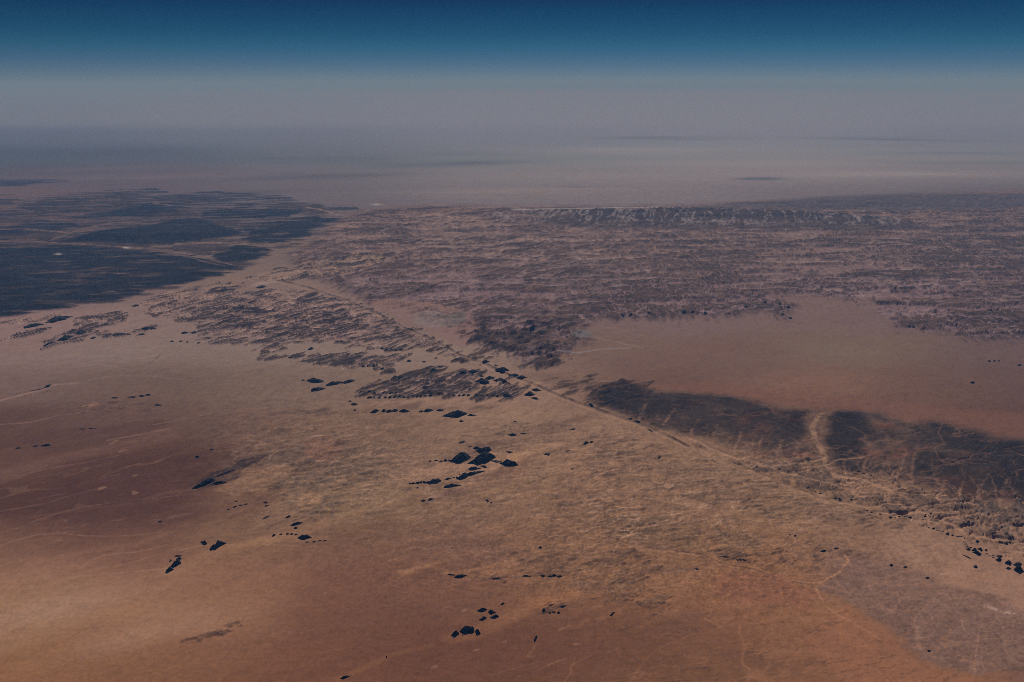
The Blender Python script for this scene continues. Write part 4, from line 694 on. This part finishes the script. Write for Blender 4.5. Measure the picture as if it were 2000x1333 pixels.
oc("long dim tail of the black ridge running up to the right", 452, 925, 76, 9, 21, None, BROWN)
oc("dark broken outcrop lying right of the long black ridge", 427, 947, 30, 7, 8, None, lump=.3)
oc("boat-shaped black outcrop standing at the edge of pale sand", 594, 1054, 24, 9, 2, None, flat=.55)
oc("pointed dark ridge like a fin on pale sand", 580, 1026, 24, 6, 12)
oc("small round black outcrop below the pointed fin ridge", 578, 1034, 7, 5)
oc("small dark outcrop left above the pointed fin ridge", 563, 1012, 11, 5, 18)
oc("dim slanting outcrop on pale sand, left of the pointed fin ridge", 520, 1013, 16, 7, 25, None, BROWN)
oc("dim dark knob at the upper left of the pale sand patch", 518, 983, 12, 6, 0, None, BROWN)
oc("small dark wedge just under the dim knob", 520, 989, 8, 4, 15)
oc("small black outcrop at the left end of a dotted line of rocks", 535, 1047, 9, 5, 20)
for x, y in [(549, 1044), (562, 1044), (570, 1044), (578, 1045)]: oc("tiny rock in the dotted line left of the boat-shaped outcrop", x, y, 7, 3, 3, "dotted line of tiny rocks")
for x, y in [(600, 1059), (613, 1058), (624, 1056), (634, 1056)]: oc("tiny rock in the dotted line under the boat-shaped outcrop", x, y, 9, 2.6, 8, "second dotted line of tiny rocks")
for x, y in [(446, 996), (459, 991), (470, 988), (480, 986), (462, 980)]: oc("tiny slanting rock scattered on sand below the black ridge", x, y, 8, 3, 15, "tiny slanting rocks below the black ridge")
oc("lone dark outcrop above the long black ridge", 385, 896, 10, 5)
oc("thin dark ledge above the lone outcrop", 413, 881, 9, 3, 15)
oc("dark ledge at the left edge of the sand, first of a string", 70, 872, 11, 3, 5, "string of ledges on the left edge")
oc("larger dark ledge in the middle of the string at left", 89, 872, 20, 5, 5, "string of ledges on the left edge")
oc("faint dark ledge at the far left of the string", 36, 876, 12, 3, 5, "string of ledges on the left edge")
for x, y, w_, h_ in [(223, 779, 16, 3), (257, 777, 18, 3), (277, 775, 12, 4), (289, 773, 11, 4)]: oc("flat dark outcrop in a level line on tan sand, left", x, y, w_, h_, 3, "level line of four flat outcrops")
for x, y in [(161, 840), (181, 839)]: oc("thin dark ledge above the dark red sand", x, y, 18, 4, 0, "thin ledges above the dark red sand", BROWN)
oc("slim dark ridge by a pale streak near the left edge", 94, 758, 16, 5, 18)
oc("low brown ridge on the sand near the left edge, below the slim dark ridge", 72, 764, 36, 4, 14, None, BROWN)
oc("brown hump with a pale ring of sand, left", 309, 794, 15, 6, 0, None, BROWN)
G = "central cluster of black hills"
oc("biggest black hill of the central cluster, with a rounded crest", 941, 910, 52, 22, 14, G, flat=.4)
oc("black hill with a blunt hump, left of the biggest central hill", 902, 907, 41, 20, 10, G)
oc("lens-shaped black hill at the right end of the central cluster", 994, 913, 33, 14, -8, G, flat=.45)
oc("dark hill behind the central cluster, half hidden by its neighbours", 945, 887, 34, 13, 8, G)
oc("small dark rock behind the biggest central hill, beside the hidden hill", 931, 880, 14, 7, 10, G)
oc("low dark shoulder joining the biggest and the lens-shaped hill", 968, 904, 25, 7, -6, G, BROWN)
oc("lumpy low rock in front of the biggest central hill", 944, 914, 15, 7, -10, G, BROWN)
oc("oval dark hill just below the central cluster", 927, 919, 24, 7, 6, G)
oc("round black upper head of the slanting ridge below the cluster", 904, 938, 24, 14, 18, G)
oc("long thin slanting ridge below the central cluster", 926, 929, 38, 9, 17, G)
for x, y, w_, h_ in [(840, 904, 6, 3), (850, 903, 12, 3.5), (861, 904, 8, 4), (870, 903, 8, 5.5), (878, 902, 7, 3.5)]: oc("small dark rock in the chain leading left from the humped hill", x, y, w_, h_, 5, "chain of small rocks left of the humped hill")
for x, y, w_, h_ in [(876, 937, 12, 4.5), (886, 934, 6, 3.5), (892, 933, 5, 3.5), (898, 927, 4, 3)]: oc("small dark rock in the chain below the central cluster", x, y, w_, h_, 10, "chain of small rocks below the central cluster")
oc("long dark loaf-shaped ridge at the end of a rock chain", 846, 946, 33, 9, 9, G, flat=.55)
for x, y, w_ in [(801, 947, 5), (807, 947, 8), (816, 946, 11), (823, 945, 5), (828, 944, 5)]: oc("small rock in the chain left of the loaf-shaped ridge", x, y, w_, 4.5, 3, "chain of small rocks left of the loaf ridge")
oc("dark spindle-shaped ridge, lowest of the central cluster", 882, 953, 33, 9, 6, G)
oc("dark knob at the foot of a brown slope below the cluster", 841, 978, 12, 5, 12)
oc("dark ledge at the left end of a brown slope below the cluster", 827, 980, 10, 4, 0)
oc("tiny rock on pale sand under the loaf-shaped ridge", 816, 955, 5, 3)
for x, y, w_ in [(951, 979, 8), (959, 985, 6), (953, 982, 5)]: oc("tiny dark rock on streaked ground far below the lens-shaped hill", x, y, w_, 3.5, 10, "three tiny rocks on streaked ground")
oc("low rocks, left of two behind the central cluster", 903, 868, 14, 7, 15, None, BROWN)
oc("low brown rocks, right of two behind the central cluster", 918, 876, 13, 6, 5, None, BROWN)
oc("low dark rocks at the right rear of the central cluster", 996, 886, 16, 6, -12, None, BROWN)
G = "row of black hills on orange sand"
oc("widest black hill of the row, like a whale on orange sand", 890, 818, 45, 14, 3, G, flat=.4)
oc("small black hill just right of the whale-like hill", 923, 814, 16, 5, -5, G)
oc("small dark hill below the whale-like hill", 901, 825, 9, 4, 0, G)
oc("slanting black hill at the left end of the row", 732, 808, 17, 7.5, 14, G)
for x, y, w_ in [(750, 806, 9), (760, 807, 12), (772, 806, 14)]: oc("one of three black hills run together, left part of the row", x, y, w_, 6, 4, "three joined black hills of the row")
oc("oval black hill ending the left part of the row", 790, 808, 20, 7.5, -3, G)
oc("little black hill left of the humped one, middle of the row", 822, 807, 9, 4.5, 8, G)
oc("humped black hill in the middle of the row", 837, 807, 20, 7.5, 6, G)
oc("flat black hill right of the humped one in the row", 860, 805, 14, 5.5, 3, G)
oc("dark hill at the left, alone between two rows", 691, 793, 12, 6); oc("tiny rock above the lone hill at the left between two rows", 684, 785, 7, 3); oc("tiny rock under the lone hill at the left between two rows", 693, 803, 6, 3)
G = "black domes along the fault"
oc("round black dome on the fault where it meets pale sand", 980, 729, 25, 12, -4, G)
oc("small dark dome on the fault, behind the round black dome", 949, 711, 13, 7.5, 0, G)
oc("tiny dark rock between the two domes on the fault", 968, 716, 8, 3.5, -8, G)
oc("dark dome right of the round black dome, on the fault", 1004, 737, 23, 8, -8, G)
oc("lower dark dome on the fault with a pale streak behind", 1020, 742, 22, 8, -4, G)
oc("dark dome in front of the fault beside pale hollow", 978, 748, 24, 9, -3, G); oc("dark dome at the left of the pale hollow", 957, 742, 20, 7.5, 5, G)
oc("broad dark dome near the right end of the fluted bench", 943, 752, 28, 12, -5, G); oc("lower dark mound under the pale hollow", 985, 754, 24, 8, 3, G)
oc("upper of three dark domes at the right end of the bench", 1049, 766, 19, 7, -6, G); oc("middle of three dark domes at the right end of the bench", 1034, 775, 19, 9, 6, G); oc("lowest of three dark domes at the right end of the bench", 1045, 781, 14, 5, -12, G)
oc("oval black dome, biggest of the tooth row", 992, 777, 21, 8, -2, G)
oc("slim black dome at the far left of the fluted bench top", 840, 722, 18, 6.5, 10, G); oc("long slim black dome on the far edge of the fluted bench", 866, 720, 24, 6, 3, G); oc("dim dark mound below the slim domes on the bench", 848, 730, 20, 7, 5, G)
oc("wide dark dome on the bench, left of two", 904, 734, 20, 8, 6, G); oc("wide dark dome on the bench, right of two", 926, 732, 24, 8, 6, G); oc("flat dark dome below the two wide domes", 937, 736, 12, 4, -5, G)
oc("dark dome at the left corner of the bench", 769, 744, 16, 8, 20, G); oc("second dark dome from the left corner of the bench", 783, 743, 13, 6, 15, G)
teeth = [(722, 779, 11), (732, 779, 8), (742, 779, 9), (753, 779, 8), (762, 779, 7), (771, 778, 8), (780, 778, 7), (789, 778, 9), (798, 778, 10), (806, 777, 7), (815, 777, 8), (822, 777, 6), (831, 776, 9), (842, 775, 9), (876, 775, 8), (886, 776, 8), (897, 775, 9), (905, 774, 8), (915, 774, 7), (931, 776, 11), (942, 776, 8), (952, 776, 11), (962, 776, 10), (972, 776, 9)]
for x, y, w_ in teeth: oc("small dark tooth of rock in the level row along the foot of the bench", x, y, w_, 5, 10, "level row of rock teeth along the bench foot")
for x, y, w_ in [(705, 768, 9), (713, 769, 8), (722, 770, 8), (731, 771, 8), (740, 770, 9), (750, 771, 8), (764, 770, 9), (775, 770, 8)]: oc("dark tooth of rock on the lower left edge of the bench", x, y, w_, 5, 20, "rock teeth on the lower left edge of the bench")
for x, y, w_ in [(755, 686, 10), (764, 686, 9), (774, 687, 9), (783, 686, 9), (746, 684, 8)]: oc("dark tooth of rock in the short row on the upper bench edge", x, y, w_, 4.5, 12, "short row of teeth on the upper bench edge")
for x, y, w_ in [(710, 719, 9), (720, 718, 9), (731, 718, 8), (738, 721, 9), (746, 723, 10), (757, 726, 10)]: oc("dark tooth of rock on the stair of teeth left of the bench", x, y, w_, 5, 10, "stair of rock teeth left of the bench")
oc("slim lone dark rock on pale sand, left of two", 799, 707, 10, 4, 3); oc("slim lone dark rock on pale sand, right of two", 828, 708, 9, 3, 0); oc("faint slim rock on pale sand behind the two slim ones", 851, 701, 8, 2.5, 3)
G = "black cluster on pale sand, left of the bench"
oc("upper left hill of the black cluster on pale sand", 614, 748, 34, 9, -3, G, lump=.25); oc("lowest hill of the black cluster on pale sand", 621, 764, 26, 9, 10, G); oc("middle hill of the black cluster on pale sand", 652, 753, 34, 8, 10, G, lump=.25); oc("right hill of the black cluster on pale sand", 681, 749, 28, 7, 10, G); oc("tiny rock left of the black cluster on pale sand", 592, 744, 6, 3)
G = "dark hills along the left edge of the sand"
oc("long dark lens-shaped hill on pink sand near the left edge", 115, 630, 52, 10, 12, G); oc("low dark hill left of the long lens-shaped hill", 62, 641, 40, 7, 10, G)
oc("left tip of a dark ragged hill group on pale sand", 100, 678, 26, 8, 12, G, lump=.3); oc("middle hill of a dark ragged group on pale sand", 128, 667, 34, 10, 16, G, lump=.25); oc("right hill of a dark ragged group on pale sand", 158, 654, 36, 9, 12, G, lump=.25)
oc("small dark hill right of the ragged group", 183, 662, 11, 4, 8); oc("flat dark hill above tan sand, left of two", 229, 657, 44, 6, 3); oc("flat dark hill above tan sand, right of two", 290, 645, 32, 6, 4); oc("small dark hill just above the two flat hills", 276, 655, 20, 4, 8)
oc("small dark hill on pink sand below the black lava plain", 264, 600, 18, 4, 3); oc("dark hill on the pale valley floor far away", 440, 572, 34, 6, 8); oc("small dark hill beside the far pale clay pan", 510, 564, 18, 5, 8)
for x, y, w_ in [(336, 668, 7), (353, 668, 7), (366, 670, 6), (388, 672, 6)]: oc("tiny dark rock in the dotted line on tan sand", x, y, w_, 3, 3, "dotted line of tiny rocks on tan sand")
for x, y, w_ in [(361, 652, 14), (379, 652, 14), (405, 664, 18), (436, 668, 22)]: oc("slim dark hill on the left rim of the fluted plateau", x, y, w_, 4.5, 6, "slim hills on the left rim of the plateau")
oc("small dark hill in the pale bay of the plateau", 607, 685, 14, 5, 14); oc("dark hill at the lower corner of the pale bay", 593, 708, 13, 4.5, 6); oc("dark hill on the stair of teeth, farthest left", 568, 701, 16, 4.5, 6)
G = "black domes at the right edge"
oc("largest black dome with a sunlit back at the right edge", 1990, 1122, 19, 13, -10, G); oc("lit top of the largest dome at the right edge, coloured brown", 1988, 1110, 17, 12, 0, G, BROWN, flat=.5)  # the dome's sunlit top is painted in as a second, lighter rock
oc("black dome second from the right edge, pale rock at its right", 1969, 1106, 13, 10, -5, G); oc("small dark rock pair under the second dome from the right edge", 1970, 1113, 8, 5, 0, G)
oc("smooth round black dome third from the right edge", 1951, 1099, 12, 8, 0, G); oc("rough brown rock behind the smooth round dome", 1951, 1092, 12, 9, 0, G, BROWN)
oc("black dome split by a pale crack, leftmost of the big four", 1909, 1087, 14, 9, -12, G); oc("dark rear lobe behind the dome with the pale crack, left", 1903, 1079, 10, 7, 5, G); oc("dark rear lobe behind the dome with the pale crack, right", 1914, 1078, 9, 7, -20, G)
oc("small dark rock left of the dome with the pale crack", 1892, 1077, 9, 5, -5, G); oc("slim brown rock above the small one left of the cracked dome", 1894, 1073, 9, 4, 10, G, BROWN)
oc("grey round rock behind the cracked dome", 1909, 1063, 7, 7); oc("lone dark rock out on the sand in front of the domes", 1905, 1112, 8, 6)
oc("dark slanting ledge on sand left of the cracked dome", 1888, 1091, 20, 5, -25, None, BROWN); oc("dark rock halfway between the cracked and the round dome", 1926, 1078, 5, 4.5)
for x, y in [(1927, 1084), (1932, 1088), (1939, 1087), (1940, 1091)]: oc("little brown rock between the cracked dome and the round dome", x, y, 6, 3, 0, "little brown rocks between two domes", BROWN)
oc("grey knob at the left end of the bead line on the dry valley", 1934, 1060, 6, 5.5)
for x, y in [(1943, 1059), (1949, 1060), (1952, 1063), (1957, 1064), (1962, 1064), (1967, 1065), (1972, 1063)]: oc("small black bead of rock in the line along the dry valley", x, y, 5, 4, 0, "bead line of rocks along the dry valley")
oc("dark round rock on the sand rim, left of a brown one", 1851, 1048, 6.5, 6.5); oc("brown rock on the sand rim, right of a dark round one", 1860, 1050, 5.5, 6, 0, None, BROWN); oc("oval black rock on the sand rim, upper left", 1823, 1036, 6, 4)
for x, y in [(1809, 1029), (1814, 1034), (1829, 1039), (1834, 1040), (1841, 1041), (1869, 1051), (1873, 1051), (1877, 1051), (1885, 1055)]: oc("tiny brown rock strung along the edge of the sand plain", x, y, 5, 3.5, -10, "tiny rocks along the edge of the sand plain", BROWN)
for x, y in [(1739, 1015), (1748, 1015), (1757, 1014), (1766, 1015), (1773, 1016), (1778, 1015)]: oc("small dark rock in the row at the head of the sand plain", x, y, 7, 4.5, 0, "row of rocks at the head of the sand plain")
for x, y in [(1807, 1012), (1814, 1010), (1817, 1011), (1822, 1011), (1808, 1007), (1818, 1006)]: oc("small dark rock in the huddle beside the sandy valley", x, y, 5, 4, 0, "huddle of rocks beside the sandy valley")
for x, y in [(1688, 997), (1694, 1000), (1702, 1003), (1710, 1006), (1719, 1008)]: oc("small rock in the row along the fault's lower end", x, y, 6, 4, -10, "row of rocks along the fault's lower end", BROWN)
for x, y in [(1578, 956), (1586, 960), (1593, 963), (1602, 966), (1632, 976), (1640, 977)]: oc("small rock in the row halfway along the fault, right", x, y, 7, 5, -10, "row of rocks halfway along the fault", BROWN)
oc("small black rock on the sandy fault floor", 1663, 978, 7, 4.5); oc("small black rock left on the fault edge", 1478, 917, 6, 4.5); oc("small black rock right on the fault edge", 1522, 919, 6, 3.5)
for x, y in [(1646, 919), (1655, 919), (1664, 920), (1676, 923), (1688, 926), (1700, 930), (1708, 934)]: oc("small brown bluff along the hill foot above the main dry valley", x, y, 7, 5, -10, "bluffs along the hill foot", BROWN)
for x, y in [(1890, 1016), (1897, 1018), (1911, 1016), (1919, 1015), (1926, 1016)]: oc("small bluff in the scalloped edge at the right", x, y, 6, 4, 0, "scalloped bluffs at the right", BROWN)
oc("dark low outcrop on orange stony ground", 1608, 1080, 13, 5, 5); oc("thin dark ledge right of the low outcrop on orange ground", 1630, 1075, 14, 3, 10); oc("small dark rock on stony ground left of two", 1543, 1048, 4, 3); oc("small dark rock on stony ground right of two", 1553, 1050, 6, 4)
oc("lone black rock on grey plain by sand", 1741, 1109, 7, 5); oc("brown rock right of the lone black rock", 1768, 1113, 8, 7, 0, None, BROWN); oc("dark rock with pale ground on the cracked plain", 1811, 1132, 9, 4); oc("small dark rock on the orange rim", 1362, 1114, 9, 5, -20, None, BROWN)
oc("broken dark bluff at the left of the orange rim", 1420, 1094, 34, 8, -5, None, BROWN, lump=.3); oc("broken dark bluff at the right of the orange rim", 1449, 1100, 22, 8, -8, None, BROWN, lump=.3); oc("dark knob low on the cracked grey plain", 1815, 1273, 8, 6, 0, None, BROWN)
oc("dark lens of rock in the streaked centre plain", 1000, 853, 20, 6); oc("small dark lens right of the bigger one in the centre plain", 1021, 849, 12, 4); oc("tiny rock on the centre plain between lens and fault", 1006, 826, 7, 2.5)
oc("dark humped rock on the centre plain, largest of two", 1143, 871, 14, 8, 20); oc("small dark rock just right of the humped rock", 1156, 866, 9, 4); oc("dark rough knob left of the humped rock on the centre plain", 1070, 892, 13, 8, 0, None, BROWN); oc("low brown ridge between the rough knob and the humped rock", 1110, 884, 16, 6, 15, None, BROWN)
oc("crescent-shaped rock by a pale hollow in the centre plain", 1122, 841, 18, 6, 12, None, BROWN); oc("dark knob on the fault below the hills", 1154, 796, 12, 7, -20); oc("small black ledge on the fault, upper of two", 1232, 822, 13, 4, -8); oc("small black ledge on the fault, lower of two", 1246, 828, 11, 4.5, -15); oc("brown bluff on the fault with a sharp right edge", 1270, 846, 16, 9, -25, None, BROWN)
oc("small brown knob where pale runnels meet", 1288, 898, 9, 7, 20, None, BROWN); oc("tiny rocks on the centre plain right of the knob", 1118, 920, 11, 4, 5, None, BROWN)
oc("lone black rock out on the red plain at the right", 1899, 751, 9, 5); oc("black knob at the tip of the plateau, upper of two", 1528, 620, 8, 6.5); oc("black knob at the tip of the plateau, lower of two", 1543, 625, 9, 5)
for x, y in [(1776, 640), (1785, 641)]: oc("dark knob of a pair below the far right plateau", x, y, 7, 5, 0, "pair of knobs below the far right plateau")
for x, y in [(1932, 707), (1942, 707), (1951, 707)]: oc("tiny rock of three in a line on the red plain", x, y, 5, 3, 0, "three tiny rocks on the red plain")
oc("tiny rock at the right edge of the red plain", 1991, 716, 8, 4)
for x, y in [(1130, 621), (1216, 622), (1232, 621), (1268, 618), (1336, 616), (1352, 616), (1378, 617), (1404, 612), (1432, 610), (1445, 612), (1456, 604), (1495, 598), (1508, 600), (1522, 600), (1540, 604), (1525, 608)]: oc("dark knob strung along the near edge of the jointed plateau", x, y, 9, 6.5, 0, "knobs along the near edge of the jointed plateau")
print('outcrops', _k[0])
